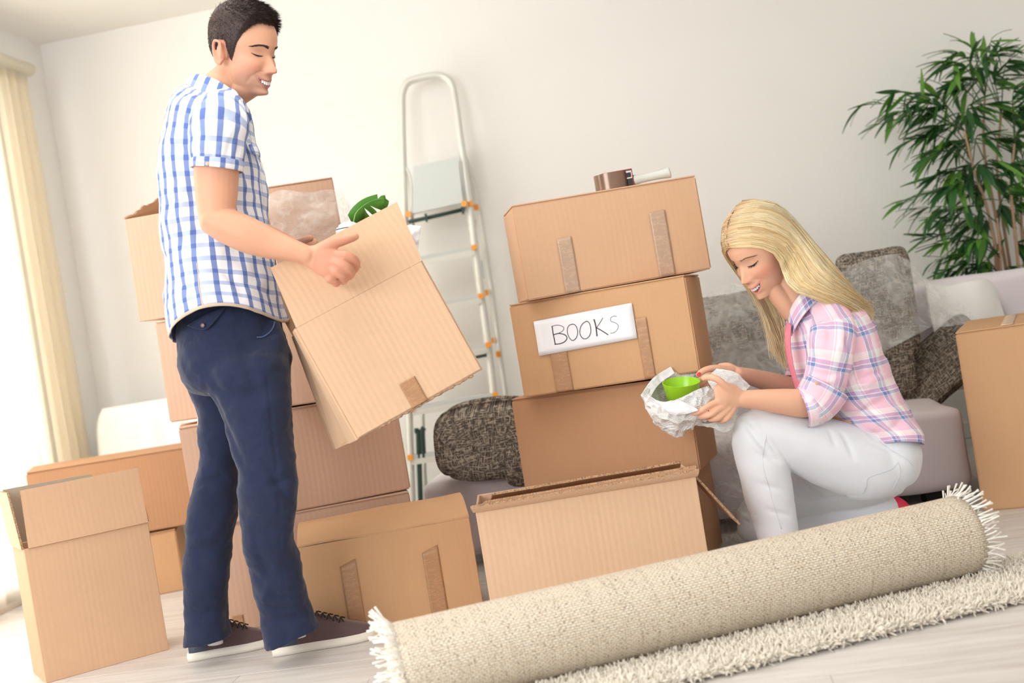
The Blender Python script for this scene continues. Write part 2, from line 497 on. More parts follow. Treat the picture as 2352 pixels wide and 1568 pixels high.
# ---------------------------------------------------------------- cardboard boxes
CTH = .006
def frame_pts(W, D, H):
    return -W / 2, W / 2, -D / 2, D / 2
def grid_panel(nx, nz, fn, bulge, seed):
    pass
def carton_shell(W, D, H, bulge=.004, seed=0.0):
    """closed box with softly crumpled sides"""
    bm = bmesh.new(); bmesh.ops.create_cube(bm, size=1)
    for v in bm.verts: v.co = (v.co.x * W, v.co.y * D, (v.co.z + .5) * H)
    bmesh.ops.bevel(bm, geom=bm.edges[:], offset=.004, segments=2, affect='EDGES')
    bmesh.ops.subdivide_edges(bm, edges=[e for e in bm.edges if e.calc_length() > .1], cuts=9, use_grid_fill=True)
    for v in bm.verts:
        x, y, z = v.co
        px, py, pz = 1 - (2 * x / W) ** 2, 1 - (2 * y / D) ** 2, 1 - (2 * z / H - 1) ** 2
        n = noise.noise(Vector((x * 5 + seed, y * 5, z * 5))) * .5
        if abs(y) > D / 2 - .001: v.co.y += math.copysign((bulge * (1 + n)) * px * pz, y)
        if abs(x) > W / 2 - .001: v.co.x += math.copysign((bulge * (1 + n)) * py * pz, x)
    V = [tuple(v.co) for v in bm.verts]; F = [[q.index for q in f.verts] for f in bm.faces]
    bm.verts.index_update(); bm.free(); return V, F

def carton(label, X, Y, z, yaw, tilt, W, D, H, mat='card', closed=True, seed=0.0, bulge=.004, top=True, cat='box', pitch=0.0):
    r = thing('cardboard_box', label, cat, (X, Y, z), (math.radians(pitch), -math.radians(tilt), math.radians(yaw)))
    if closed:
        V, F = carton_shell(W, D, H - (.005 if top else 0), bulge, seed)
        b = obj('box_body', V, F, MT[mat], r, local=True, auto=50)
        if top:
            for s in (-1, 1):
                lo = (-W / 2 + .001, min(s * .0015, s * (D / 2 - .001)), H - .0045); hi = (W / 2 - .001, max(s * .0015, s * (D / 2 - .001)), H)
                f = obj('top_flap', *boxvf(lo, hi), MT[mat], r, local=True, smooth=False); bevel(f, .0015)
    else:
        m = MB(); t = CTH
        m.box((-W / 2, -D / 2, 0), (W / 2, -D / 2 + t, H), 0); m.box((-W / 2, D / 2 - t, 0), (W / 2, D / 2, H), 0)
        m.box((-W / 2, -D / 2 + t, 0), (-W / 2 + t, D / 2 - t, H), 0); m.box((W / 2 - t, -D / 2 + t, 0), (W / 2, D / 2 - t, H), 0)
        m.box((-W / 2 + t, -D / 2 + t, 0), (W / 2 - t, D / 2 - t, t), 0)
        b = m.build('box_body', MT[mat], r, local=True, smooth=False); bevel(b, .0015, 1)
    return r, b

def edge_slab(r, name, q, mat, th=CTH, label=None, jag=0.0, bow=0.0, seed=0.0, nu=24, nv=6):
    """flap: quad q (local coords: hinge a, hinge b, free b, free a), cut edge shown darker"""
    q = [np.asarray(c, float) for c in q]
    n = nrm(np.cross(q[1] - q[0], q[3] - q[0]))
    V, F, I = [], [], []
    for side in (0, 1):
        for i in range(nv):
            for j in range(nu):
                s, t = j / (nu - 1), i / (nv - 1)
                p = (q[0] * (1 - s) + q[1] * s) * (1 - t) + (q[3] * (1 - s) + q[2] * s) * t
                if jag and i == nv - 1: p = p + (q[3] - q[0]) * jag * (noise.noise(Vector((s * 9 + seed, 0, 1))) + .5 * noise.noise(Vector((s * 31 + seed, 3, 1))))
                p = p + n * (bow * math.sin(math.pi * t) + bow * .3 * noise.noise(Vector((s * 3, t * 2, seed)))) + n * (side * th)
                V.append(p)
    g = gridF(nu, nv); o2 = nu * nv
    F += [tuple(f[::-1]) for f in g]; I += [0] * len(g)
    F += [tuple(i + o2 for i in f) for f in g]; I += [0] * len(g)
    rim = [j for j in range(nu)] + [i * nu + nu - 1 for i in range(1, nv)] + [(nv - 1) * nu + j for j in range(nu - 2, -1, -1)] + [i * nu for i in range(nv - 2, 0, -1)]
    for a, b in zip(rim, rim[1:] + rim[:1]): F.append((a, b, b + o2, a + o2)); I.append(0 if max(a, b) < nu else 1)
    o = obj(name, V, F, None, r, local=True, smooth=False, mats=[MT[mat], MT['edge']], midx=I)
    if label: o['label'] = label
    return o

def tape(r, W, D, H, x0, x1, z0, z1, mat='tape', face='front', slant=0.0, wrap=.03, seed=0.0, bulge=.004):
    nx, nz, V = 9, 22, []
    for i in range(nz):
        for j in range(nx):
            s, t = j / (nx - 1), i / (nz - 1)
            x = x0 + (x1 - x0) * s; z = z0 + (z1 - z0) * t + (slant * s if t == 1 else 0)
            b = bulge * (1 - (2 * x / W) ** 2) * (1 - (2 * z / H - 1) ** 2)
            V.append((x, -D / 2 - .0022 - b * 1.35 - abs(noise.noise(Vector((x * 60 + seed, z * 25, 1)))) * .0014, z))
    o = obj('tape_strip', V, gridF(nx, nz), MT[mat], r, local=True); solid(o, .0006, 1)
    return o

# the four-box stack in the middle
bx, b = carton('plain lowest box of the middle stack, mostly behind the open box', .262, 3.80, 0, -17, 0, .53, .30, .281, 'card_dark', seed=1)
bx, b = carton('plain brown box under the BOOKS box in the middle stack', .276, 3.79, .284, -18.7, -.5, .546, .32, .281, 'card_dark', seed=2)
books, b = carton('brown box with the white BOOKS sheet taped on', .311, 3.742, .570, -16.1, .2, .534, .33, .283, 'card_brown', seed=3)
def local_front(x, y, r, D):
    """pixel -> local x,z on the front face of a box"""
    m = np.array(frame_of(r)); o = m[:3, 3]; a, n, u = m[:3, 0], m[:3, 1], m[:3, 2]
    d = P(x, y, 1.0) - np.array([0, 0, CAMH]); c = np.array([0, 0, CAMH])
    t = ((o - n * D / 2 - c) @ n) / (d @ n); q = c + d * t - o
    return float(q @ a), float(q @ u)
def px_tape(r, W, D, H, xl, xr, y_top, y_bot, **k):
    """tape from pixels: (xl,xr at the top), top y, bottom y"""
    (a, z1), (b_, _) = local_front(xl, y_top, r, D), local_front(xr, y_top, r, D)
    return tape(r, W, D, H, a, b_, k.pop('z0', .001), z1, **k)
px_tape(books, .534, .33, .283, 1459, 1485, 732, 850, seed=4)
px_tape(books, .534, .33, .283, 1262, 1302, 800, 890, seed=5)
# sheet of paper with hand lettering
C4 = [local_front(*q, books, .33) for q in ((1227, 738), (1452, 695), (1465, 776), (1240, 817))]
V = []
for i in range(8):
    for j in range(14):
        s, t = j / 13, i / 7
        x = (C4[0][0] * (1 - s) + C4[1][0] * s) * (1 - t) + (C4[3][0] * (1 - s) + C4[2][0] * s) * t
        z = (C4[0][1] * (1 - s) + C4[1][1] * s) * (1 - t) + (C4[3][1] * (1 - s) + C4[2][1] * s) * t
        V.append((x, -.33 / 2 - .0085 - .0004 * math.sin(s * 9), z))
paper = obj('paper_sheet', V, gridF(14, 8), MT['white_paper'], books, local=True); solid(paper, .0004); paper['label'] = 'white paper sheet lettered BOOKS'
def LP(x, y):                       # zoom-view pixel of the lettering -> local point
    a, z = local_front(1130 + x / 3.564, 680 + y / 3.564, books, .33 + .0176); return (a, -.33 / 2 - .0092, z)
strokes = [
    ([(492, 243), (500, 300), (510, 350), (520, 398)], 9), ([(488, 250), (520, 238), (560, 240), (588, 258), (578, 285), (540, 305), (505, 315)], 5),
    ([(505, 315), (550, 305), (600, 318), (614, 345), (595, 372), (560, 388), (512, 393)], 8),
    ([(662, 228), (630, 240), (616, 280), (628, 330), (655, 362), (682, 350), (700, 315), (698, 268), (680, 235), (655, 228)], 6),
    ([(775, 205), (745, 222), (722, 262), (722, 315), (750, 348), (785, 340), (808, 300), (805, 240), (788, 210), (768, 204)], 6),
    ([(835, 188), (848, 235), (855, 280), (860, 328)], 10), ([(908, 178), (885, 215), (856, 258)], 5), ([(856, 258), (895, 280), (952, 316)], 8),
    ([(1022, 166), (995, 163), (972, 180), (975, 205), (1010, 218), (1034, 240), (1025, 275), (1000, 298), (970, 303)], 4)]
m = MB()
for pts, w in strokes:
    c = np.array([LP(*p) for p in catmull(pts, 26)]); w_ = w / 3.564 * 3.6 / 2800 / 2
    T = np.gradient(c, axis=0); Nn = np.cross(T, (0, 1, 0)); Nn /= np.linalg.norm(Nn, axis=1)[:, None]
    V = []
    for i in range(26): V += [c[i] - Nn[i] * w_, c[i] + Nn[i] * w_]
    m.add(V, [(2 * i, 2 * i + 1, 2 * i + 3, 2 * i + 2) for i in range(25)])
lt = m.build('lettering', MT['ink'], books, local=True, smooth=False)
TOPH = .284
topb, b = carton('topmost box of the middle stack, under the tape dispenser', .331, 3.745, .857, 5.5, .8, .560, .27, TOPH, 'card', seed=6)
px_tape(topb, .56, .27, TOPH, 1278, 1312, 550, 664, mat='tape_grey', seed=7, slant=.002)
px_tape(topb, .56, .27, TOPH, 1490, 1527, 490, 630, mat='tape_grey', seed=8, slant=.003)

# open box in front of the stack
W, D, H = .586, .30, .325
fb, b = carton('open light cardboard box with folded-out flaps behind the rug roll', .126, 3.345, 0, .4, 0, W, D, H, 'card_light', closed=False)
w, d = W / 2, D / 2
edge_slab(fb, 'flap', [(-w - .006, -d - .002, H), (w + .004, -d - .002, H), (w + .008, -d - .020, H + .016), (-w - .01, -d - .030, H + .018)], 'card_light', bow=.001)
edge_slab(fb, 'flap', [(-w, -d + .010, H - .003), (w, -d + .010, H + .002), (w + .004, -d - .002, H + .024), (-w + .03, -d - .012, H + .022)], 'card_light', label='pale green-edged inner flap')
edge_slab(fb, 'flap', [(-w + .03, d - .10, H - .01), (w - .02, d - .12, H), (w - .03, -d + .025, H + .038), (-w + .05, -d + .022, H + .035)], 'card', jag=.05, bow=.004, seed=3)
edge_slab(fb, 'flap', [(w, -d + .02, H), (w, d, H), (w + .095, d - .02, H - .142), (w + .100, -d + .02, H - .15)], 'card', label='side flap hanging down')
edge_slab(fb, 'flap', [(-w + .004, -d + .02, H - .01), (-w + .004, d, H - .01), (-w + .012, d, H - .15), (-w + .012, -d + .02, H - .15)], 'card')

# taped box beside it
W, D, H = .490, .24, .268
mid, b = carton('brown box with two tape strips, flaps arched, beside the shoes', -.458, 3.565, 0, 6.5, 0, W, D, H, 'card_brown', closed=False)
w, d = W / 2, D / 2
edge_slab(mid, 'flap', [(-w, -d, H), (w, -d, H), (w - .004, d * .62, H + .045), (-w + .004, d * .62, H + .040)], 'card_brown', bow=.016, nv=12)
edge_slab(mid, 'flap', [(w, d, H), (-w, d, H), (-w + .01, d * .3, H + .030), (w - .01, d * .3, H + .038)], 'card_brown', bow=-.004)
for xl, xr, yt, sd in ((781, 818, 1302, 1), (969, 1006, 1270, 2)):
    (a, z1), (b_, _) = local_front(xl, yt, mid, D), local_front(xr, yt - 8, mid, D)
    tape(mid, W, D, H, a, b_, .002, z1, 'tape', seed=sd * 5.0, bulge=0, slant=.016)

# big plain box carrying the left stack
W, D, H = .60, .36, .329
s0, b = carton('lowest box of the stack behind the standing man', -.72, 3.935, 0, 10, 0, W, D, H, 'card_pink', seed=11)
px_tape(s0, W, D, H, 533, 558, 1415, 1450, seed=9)
s1, b = carton('wide box second from the floor behind the man\'s knees', -.755, 3.935, .331, 14, .4, .665, .36, .316, 'card_pink', seed=12)
s2, b = carton('box third from the floor behind the man\'s hips', -.755, 3.945, .655, -8, -1.0, .641, .36, .318, 'card_pink', seed=13)
W, D, H = .355, .30, .325
s3, b = carton('open torn-flap box topmost on the left stack behind the man', -.940, 3.945, .985, -14, -1.2, W, D, H, 'card_pink', closed=False)
w, d = W / 2, D / 2
edge_slab(s3, 'flap', [(w, d, H), (-w, d, H), (-w + .004, d - .01, H + .050), (w * .15, d - .04, H + .20)], 'card_dark', jag=.09, bow=-.006, seed=2, label='torn raised flap')
edge_slab(s3, 'flap', [(-w + .002, d, H), (-w + .002, -d, H), (-w + .004, -d + .004, H + .006), (-w + .012, d - .01, H + .105)], 'card_dark', jag=.10, bow=-.003, seed=6, label='torn side flap standing up')
for x0, x1, z0, z1, sd in ((.04, .075, .02, .12, 1), (.05, .09, .0, .07, 2)):
    tape(s3, W, D, H, x0, x1, z0, z1, 'tape', seed=sd * 3.0, bulge=0, slant=.02)
m = MB()
for i in range(5):
    a = i * 1.1; c = np.array([.02 + .02 * i, -d + .03 + .004 * i, H + .004]); m.obox(c, (.012 * math.cos(a), .012 * math.sin(a), .004), (0, .006, .002), (.001, 0, .0012))
gl = m.build('paper_scrap', plain('green_scrap', srgb(120, 160, 80), .7), s3, local=True)
# plastic-wrapped carton on the same stack, right part
W, D, H = .235, .28, .405
q = P(705, 560, 3.92)
wrap, b = carton('box wrapped in clear plastic behind the man\'s forearm', -.598, 3.965, .992, 8, .5, .215, .26, .35, 'card_pink', seed=14, cat='box')

# far pair on the left
lowb, b = carton('lower of two brown boxes at the far left by the wall', -1.66, 4.76, 0, 12, 0, .50, .40, .236, 'card_brown', seed=15)
upb, b = carton('upper of two brown boxes at the far left by the wall', -1.615, 4.74, .247, 18, -1.0, .60, .40, .292, 'card_dark', seed=16)
# tall open box front left
W, D, H = .352, .195, .385
lb, b = carton('tall open box standing at the left edge with upright flaps', -1.356, 3.614, 0, 31.5, 0, W, D, H, 'card', closed=False)
w, d = W / 2, D / 2
FLP = .165
MT['inside'] = cardboard('cardboard_inside_grey', srgb(176, 164, 146), .1)
edge_slab(lb, 'flap', [(-w + .012, -d, H), (w, -d, H), (w - .004, -d + .004, H + FLP), (-w + .016, -d + .004, H + FLP)], 'card', bow=-.002, label='front flap standing upright')
edge_slab(lb, 'flap', [(-w, d, H), (-w, -d, H), (-w - .012, -d + .012, H + FLP), (-w - .012, d - .004, H + FLP)], 'card_light', label='narrow side flap standing upright')
edge_slab(lb, 'flap', [(w, d, H), (-w, d, H), (-w, d + .003, H + FLP), (w * .45, d + .003, H + FLP - .004)], 'inside', label='grey inner face of the back flap')
edge_slab(lb, 'flap', [(w, -d + .008, H), (w, d, H), (w - .03, d - .01, H + FLP - .015), (w - .012, -d + .016, H + FLP)], 'inside')
# tall box at the right edge
W, D, H = .46, .62, .552
rb_, b = carton('tall box at the right edge in front of the sofa', 1.672, 3.90, 0, -24, 0, W, D, H, 'card_brown', seed=17)
for x in (-.10, .05):
    V = [(x + (.035 if j else 0) + (i / 8) * .0, -D / 2 + .002 + i / 8 * D * .96, H + .0012) for i in range(9) for j in (0, 1)]
    o = obj('tape_strip', V, gridF(2, 9), MT['tape_pale'], rb_, local=True); solid(o, .0006, 1)

# carried box
W, D, H = .372, .27, .325
FLc = P(680, 753, 3.07); FRc = P(970, 598, 3.15); FLb = P(812, 1015, 3.07)
ax = nrm(FRc - FLc); dn = FLb - FLc; dn = nrm(dn - ax * (dn @ ax)); W = float(np.linalg.norm(FRc - FLc)); H = float(abs((FLb - FLc) @ dn))
bk = nrm(np.cross(-dn, ax)) ; bk = -bk if bk[1] < 0 else bk
rotm = Matrix(((ax[0], bk[0], -dn[0]), (ax[1], bk[1], -dn[1]), (ax[2], bk[2], -dn[2])))
cen = (FLc + FRc) / 2 + dn * H + bk * D / 2
cb = bpy.data.objects.new('cardboard_box', None); COL.objects.link(cb); cb.empty_display_size = .1
cb.matrix_world = Matrix.Translation(cen) @ rotm.to_4x4(); FRAME[cb.name] = cb.matrix_world.copy()
tag(cb, 'open box tilted in the man\'s hands', 'box')
w, d, t_ = W / 2, D / 2, CTH
bmv = MB(); sk_ = .055
def cbx(p):                          # the lower back edge is pushed out sideways by the grip
    p = np.array(p, float); p[0] -= sk_ * (1 - p[2] / H) * ((p[1] + d) / D) * (1 if p[0] < 0 else .4); return p
def pan(q, mi=0):
    q = [cbx(c) for c in q]; bmv.slab(q, t_, mi)
pan([(-w, -d, 0), (w, -d, 0), (w, -d, H), (-w, -d, H)][::-1]); pan([(-w, d, 0), (w, d, 0), (w, d, H), (-w, d, H)])
pan([(w, -d, 0), (w, d, 0), (w, d, H), (w, -d, H)][::-1]); pan([(-w, -d, 0), (w, -d, 0), (w, d, 0), (-w, d, 0)])
for s0_, s1_, e0, e1 in ((0, .22, 0, .006), (.22, .5, .006, -.022), (.5, .74, -.022, .004), (.74, 1, .004, -.006)):
    pan([(-w - e0, -d + D * s0_, 0), (-w - e1, -d + D * s1_, 0), (-w - e1 * .6, -d + D * s1_, H), (-w - e0 * .6, -d + D * s0_, H)][::-1])
ob = bmv.build('box_body', MT['card_light'], cb, local=True, smooth=False); bevel(ob, .0012, 1)
# front flap with hand slot
def slot_flap():
    # vertices of flap as grid with a hole: x from -w..w, s from 0..1
    L = .165; nu, nv = 46, 24; V, F, I = [], [], []
    h0, h1 = -.066 + .032, .018 + .012
    A = np.array([-w, -d, H]); B = np.array([w, -d, H]); lean = np.array([-.012, -.004, 0])
    keep = {}
    for side in (0, 1):
        for i in range(nv):
            for j in range(nu):
                s, t = j / (nu - 1), i / (nv - 1)
                V.append(A * (1 - s) + B * s + np.array([.018 * t, .010 * t - .004 * math.sin(t * 3) + side * t_, L * t]))
    def hole(i, j):
        s, t = (j + .5) / (nu - 1), (i + .5) / (nv - 1); x = (s - .47) * 2 * w; z = t * L
        return abs(x) < .042 and abs(z - .072) < .013
    o2 = nu * nv
    for i in range(nv - 1):
        for j in range(nu - 1):
            if hole(i, j):
                continue
            a = i * nu + j; F += [(a, a + 1, a + nu + 1, a + nu), (a + o2, a + nu + o2, a + nu + 1 + o2, a + 1 + o2)]; I += [0, 0]
            for di, dj, e in ((-1, 0, (a + 1, a)), (1, 0, (a + nu, a + nu + 1)), (0, -1, (a, a + nu)), (0, 1, (a + nu + 1, a + 1))):
                ii, jj = i + di, j + dj
                if ii < 0 or ii >= nv - 1 or jj < 0 or jj >= nu - 1 or hole(ii, jj):
                    F.append((e[0], e[1], e[1] + o2, e[0] + o2)); I.append(1)
    return V, F, I
V, F, I = slot_flap()
o = obj('flap', V, F, None, cb, local=True, smooth=False, mats=[MT['card_light'], MT['edge']], midx=I); o['label'] = 'front flap with a hand slot'
edge_slab(cb, 'flap', [(w, d, H), (-w, d, H), (-w, d + .01, H + .155), (w, d + .01, H + .155)], 'card', jag=.02)
edge_slab(cb, 'flap', [(w - .006, -d + .01, H), (w - .006, d, H), (w - .02, d - .01, H - .12), (w - .02, -d + .02, H - .12)], 'card')
(a, z1), (b_, _) = [(lambda q: (float((q - cen) @ ax), float((q - cen) @ -dn)))(P(*px, 3.1)) for px in ((918, 882), (958, 864))]
tape(cb, W, D, H, a - .001, a + .044, .001, z1, 'tape', bulge=0, seed=3)
fz = obj('torn_edge', *tube([(-w + .06 + i * (2 * w - .09) / 40, -d + .001, -.0015 + .002 * math.sin(i * 2.7) * math.cos(i * 1.3)) for i in range(41)], [.0022 + .001 * math.sin(i * 1.9) ** 2 for i in range(41)], 5)[:2], MT['edge'], cb, local=True)
# ---------------------------------------------------------------- fabrics
def _tweed():
    t = NT('dark_tweed'); a = t.coords('UV', (260, 34, 1)); b = t.coords('UV', (34, 260, 1)); c = t.coords('UV', (170, 170, 1))
    na, nb, nc = t.noise(a, 1, 2, .6), t.noise(b, 1, 2, .6), t.noise(c, 1, 2)
    la = t.ramp(na, [(.52, 0), (.62, 1)]); lb = t.ramp(nb, [(.52, 0), (.62, 1)])
    k = t.mix(t.ramp(nc, [(.35, 0), (.65, 1)]), srgb(58, 52, 48), srgb(104, 96, 88))
    k = t.mix(t.math('MULTIPLY', la, .75), k, srgb(188, 176, 158)); k = t.mix(t.math('MULTIPLY', lb, .75), k, srgb(196, 184, 166))
    t.base(k); t.bump(t.math('ADD', la, lb), .35, .002); t.set(rough=.95, spec=.1); return t.m
MT['tweed'] = _tweed()
MT['cover'] = plain('lavender_white_cover', srgb(226, 218, 222), .85, var=.03, vscale=3, bump=.1, bscale=60)
MT['sheet'] = plain('white_dust_sheet', srgb(244, 242, 240), .8, bump=.1, bscale=40)
MT['dark'] = plain('dark_underside', srgb(32, 30, 32), .8)
def _film(name, op, c=(.92, .93, .92)):
    t = NT(name); v = t.coords('Object', (1, 1, 1)); n1 = t.noise(v, 9, 5, .7); 
    st = t.noise(t.coords('Object', (1, 1, 2.2), (.3, .5, .2)), 5, 3, .6)
    t.base(c); t.set(rough=.22, spec=.6); t.bump(t.math('ADD', n1, st), .6, .02)
    tr = t.add('ShaderNodeBsdfTransparent'); mx = t.add('ShaderNodeMixShader')
    r1 = t.ramp(t.noise(t.coords('Object', (1, 1, .7), (.3, .6, .2)), 6, 3, .55), [(.38, 0), (.50, .6), (.62, 0)])
    r2 = t.ramp(t.noise(t.coords('Object', (1, 2.2, 1), (.9, .2, .5)), 11, 3, .5), [(.44, 0), (.50, .5), (.56, 0)])
    f = t.math('MINIMUM', t.math('ADD', t.math('MULTIPLY', t.math('ADD', r1, r2), op * .9), op * .7), .8)
    t.link(f, mx.inputs[0]); t.link(tr.outputs[0], mx.inputs[1]); t.link(t.b.outputs[0], mx.inputs[2]); t.link(mx.outputs[0], t.out.inputs[0]); return t.m
MT['film'] = _film('clear_plastic_film', .27)
MT['film_thin'] = _film('thin_plastic_film', .16)

# plastic film over the wrapped carton
ctrl = [[P(590, 455, 3.78), P(640, 436, 3.76), P(700, 440, 3.76), P(770, 437, 3.78), P(800, 462, 3.86)],
        [P(592, 500, 3.77), P(640, 492, 3.75), P(700, 490, 3.75), P(772, 486, 3.77), P(812, 500, 3.86)],
        [P(600, 550, 3.77), P(650, 545, 3.75), P(705, 540, 3.75), P(775, 515, 3.77), P(800, 505, 3.84)],
        [P(606, 600, 3.77), P(655, 592, 3.76), P(700, 585, 3.76), P(760, 560, 3.77), P(790, 525, 3.82)]]
V, F, uv = sheet(ctrl, 60, 50, .012, 14, 3.0, 3)
o = obj('plastic_film', V, F, MT['film'], None, uv=uv); tag(o, 'crinkled clear plastic wrapped over the box behind the man\'s forearm', 'plastic sheet')

# ---------------------------------------------------------------- sofa
SO = np.array([1.37, 3.90, 0.0])
def S(a, b, z): return SO + RX * a + RY * b + UP * z
def rounded(name, a0, a1, b0, b1, z0, z1, mat, parent, r=.03, n=10, puff=.012, seed=0):
    h = np.array([(a1 - a0) / 2, (b1 - b0) / 2, (z1 - z0) / 2]); bm = bmesh.new(); bmesh.ops.create_cube(bm, size=2); bmesh.ops.subdivide_edges(bm, edges=bm.edges[:], cuts=39, use_grid_fill=True)
    V = []; bm.verts.index_update()
    for v in bm.verts:
        c = np.array(v.co); c = np.sign(c) * np.abs(c) ** .6 * h; q = np.clip(c, -(h - r), h - r); d = nrm(c - q) if np.linalg.norm(c - q) > 1e-9 else np.zeros(3)
        p = q + d * (r + puff * noise.noise(Vector((c[0] * 4 + seed, c[1] * 4, c[2] * 6))))
        V.append(S((a0 + a1) / 2 + p[0], (b0 + b1) / 2 + p[1], (z0 + z1) / 2 + p[2]))
    F = [[q.index for q in f.verts] for f in bm.faces]; bm.free()
    return obj(name, V, F, mat, parent)
sofa = thing('sofa', 'low sofa under pale lavender covers along the back wall', 'sofa', S(-.6, .4, 0))
rounded('seat', -1.78, .02, 0, .80, .045, .305, MT['cover'], sofa, .035)
rounded('backrest', -1.38, .52, .72, .94, .28, .70, MT['cover'], sofa, .04, seed=3)
for a in (-1.5, .3):
    for b in (.08, .72): MB().box((-.03, -.03, 0), (.03, .03, .05)).build('leg', MT['dark'], sofa, smooth=False).matrix_world
for o in [c for c in bpy.data.objects if c.name.startswith('leg')]: pass
_legs = [c for c in bpy.data.objects if c.name.split('.')[0] == 'leg' and c.parent == sofa]
for o, (a, b) in zip(_legs, ((-1.5, .08), (-1.5, .72), (-.1, .08), (-.1, .72))):
    p = S(a, b, 0) ; o.location = Vector(p)
# dust sheet over the right end of the back
ctrl = [[P(2130, 690, 4.52), P(2200, 672, 4.50), P(2262, 668, 4.50), P(2300, 700, 4.55)],
        [P(2130, 652, 4.60), P(2200, 648, 4.58), P(2268, 641, 4.58), P(2312, 680, 4.66)],
        [P(2135, 655, 4.80), P(2200, 650, 4.80), P(2275, 645, 4.80), P(2325, 700, 4.80)]]
front = [[P(x + 6, y, Y) for x, y, Y in ((2150, 800, 4.42), (2200, 800, 4.42), (2262, 800, 4.44), (2330, 820, 4.5))]]
V, F, uv = sheet(front + ctrl, 60, 60, .010, 9, 5.0, 2)
o = obj('dust_sheet', V, F, MT['sheet']); solid(o, .002); tag(o, 'white dust sheet over the right end of the sofa back', 'sheet')

def cushion(label, c, ax, ay, an, w, h, th, mat='tweed', p=4, seed=0, box=False, lean=0, q=7):
    """ax across, ay up, an thickness direction"""
    ax, ay, an = nrm(ax), nrm(ay), nrm(an)
    n = 40; V, F, UV = [], [], []
    for side in (1, -1):
        for i in range(n):
            for j in range(n):
                u, v = -1 + 2 * j / (n - 1), -1 + 2 * i / (n - 1)
                u, v = math.copysign(abs(u) ** .7, u), math.copysign(abs(v) ** .7, v)
                e = (max(0, 1 - abs(u) ** p) * max(0, 1 - abs(v) ** p)) ** (.32 if not box else .22)
                mx_ = max(abs(u), abs(v)); rr_ = (abs(u) ** q + abs(v) ** q) ** (1 / q); sq = mx_ / rr_ if rr_ > 1e-6 else 1
                k = 1 - .05 * (1 - abs(v)) * abs(u) ** 6
                pinch = 1 - .045 * (1 - (abs(u) * abs(v)) ** 2)
                nn = noise.noise(Vector((u * 1.5 + seed, v * 1.5, side))) * .10
                V.append(np.asarray(c) + ax * (u * sq * w / 2 * (pinch if abs(u) > .9 else 1)) + ay * (v * sq * h / 2 * (pinch if abs(v) > .9 else 1)) + an * (side * th / 2 * e * (1 + nn)))
                UV.append(((u + 1) * w / 2, (v + 1) * h / 2))
    g = gridF(n, n); F = [f for f in g] + [tuple(k + n * n for k in f[::-1]) for f in g]
    rim = [j for j in range(n)] + [i * n + n - 1 for i in range(1, n)] + [(n - 1) * n + j for j in range(n - 2, -1, -1)] + [i * n for i in range(n - 2, 0, -1)]
    for a, b in zip(rim, rim[1:] + rim[:1]): F.append((b, a, a + n * n, b + n * n))
    r = thing('cushion', label, 'cushion', c)
    b = obj('cushion_body', V, F, MT[mat], r, uv=UV)
    rimv = np.array([(V[k] + V[k + n * n]) / 2 for k in rim + rim[:1]])
    t, f, _ = tube(rimv[::2], [.005] * len(rimv[::2]), 6, cap=False); obj('piping', t, f, MT['tweed'], r, uv=np.tile((.1, .1), (len(t), 1)) + t[:, :2])
    return r
# left puffy cushion on the seat end
c = P(1128, 1004, 4.14)
cushion('dark tweed cushion lying left of the middle box stack on the sofa', c, P(1250, 984, 4.12) - P(1000, 1016, 4.12), P(1115, 905, 4.16) - P(1140, 1100, 4.06), (.1, 1, .2), .40, .262, .26, seed=2, box=True, p=3, q=2.7)
cushion('smaller tweed cushion end showing beside the box stack', P(1212, 1062, 4.00), (P(1250, 1055, 4) - P(1150, 1070, 4)), (P(1200, 1000, 4) - P(1210, 1110, 4)), (0, 1, 0), .16, .15, .14, seed=5, box=True, q=3)
cushion('large tweed back cushion under plastic between the boxes and the woman', P(1690, 775, 4.42), P(1790, 760, 4.4) - P(1600, 790, 4.5), P(1680, 680, 4.46) - P(1710, 860, 4.38), (0, -1, .15), .36, .34, .15, seed=7)
cushion('tweed back cushion under plastic directly behind the woman\'s face', P(1790, 780, 4.46), P(1880, 765, 4.4) - P(1700, 790, 4.4), P(1780, 690, 4.46) - P(1810, 860, 4.38), (0, -1, .15), .24, .32, .12, seed=8)
cushion('tall tweed cushion under plastic behind the woman\'s shoulder', P(2015, 700, 4.42), P(2100, 690, 4.4) - P(1930, 715, 4.46), P(2000, 590, 4.46) - P(2030, 810, 4.38), (0, -1, .15), .26, .42, .16, seed=9)
cushion('small dark tweed cushion low behind the woman\'s back', P(2040, 840, 4.36), P(2110, 830, 4.4) - P(1960, 855, 4.46), P(2030, 760, 4.4) - P(2050, 900, 4.38), (0, -1, .1), .18, .24, .10, seed=10)
cushion('tweed cushion leaning against the right box behind the woman', P(2142, 852, 4.40), P(2250, 775, 4.40) - P(2085, 920, 4.42), P(2095, 800, 4.50) - P(2185, 905, 4.32), (.15, -1, .45), .42, .25, .17, seed=11)

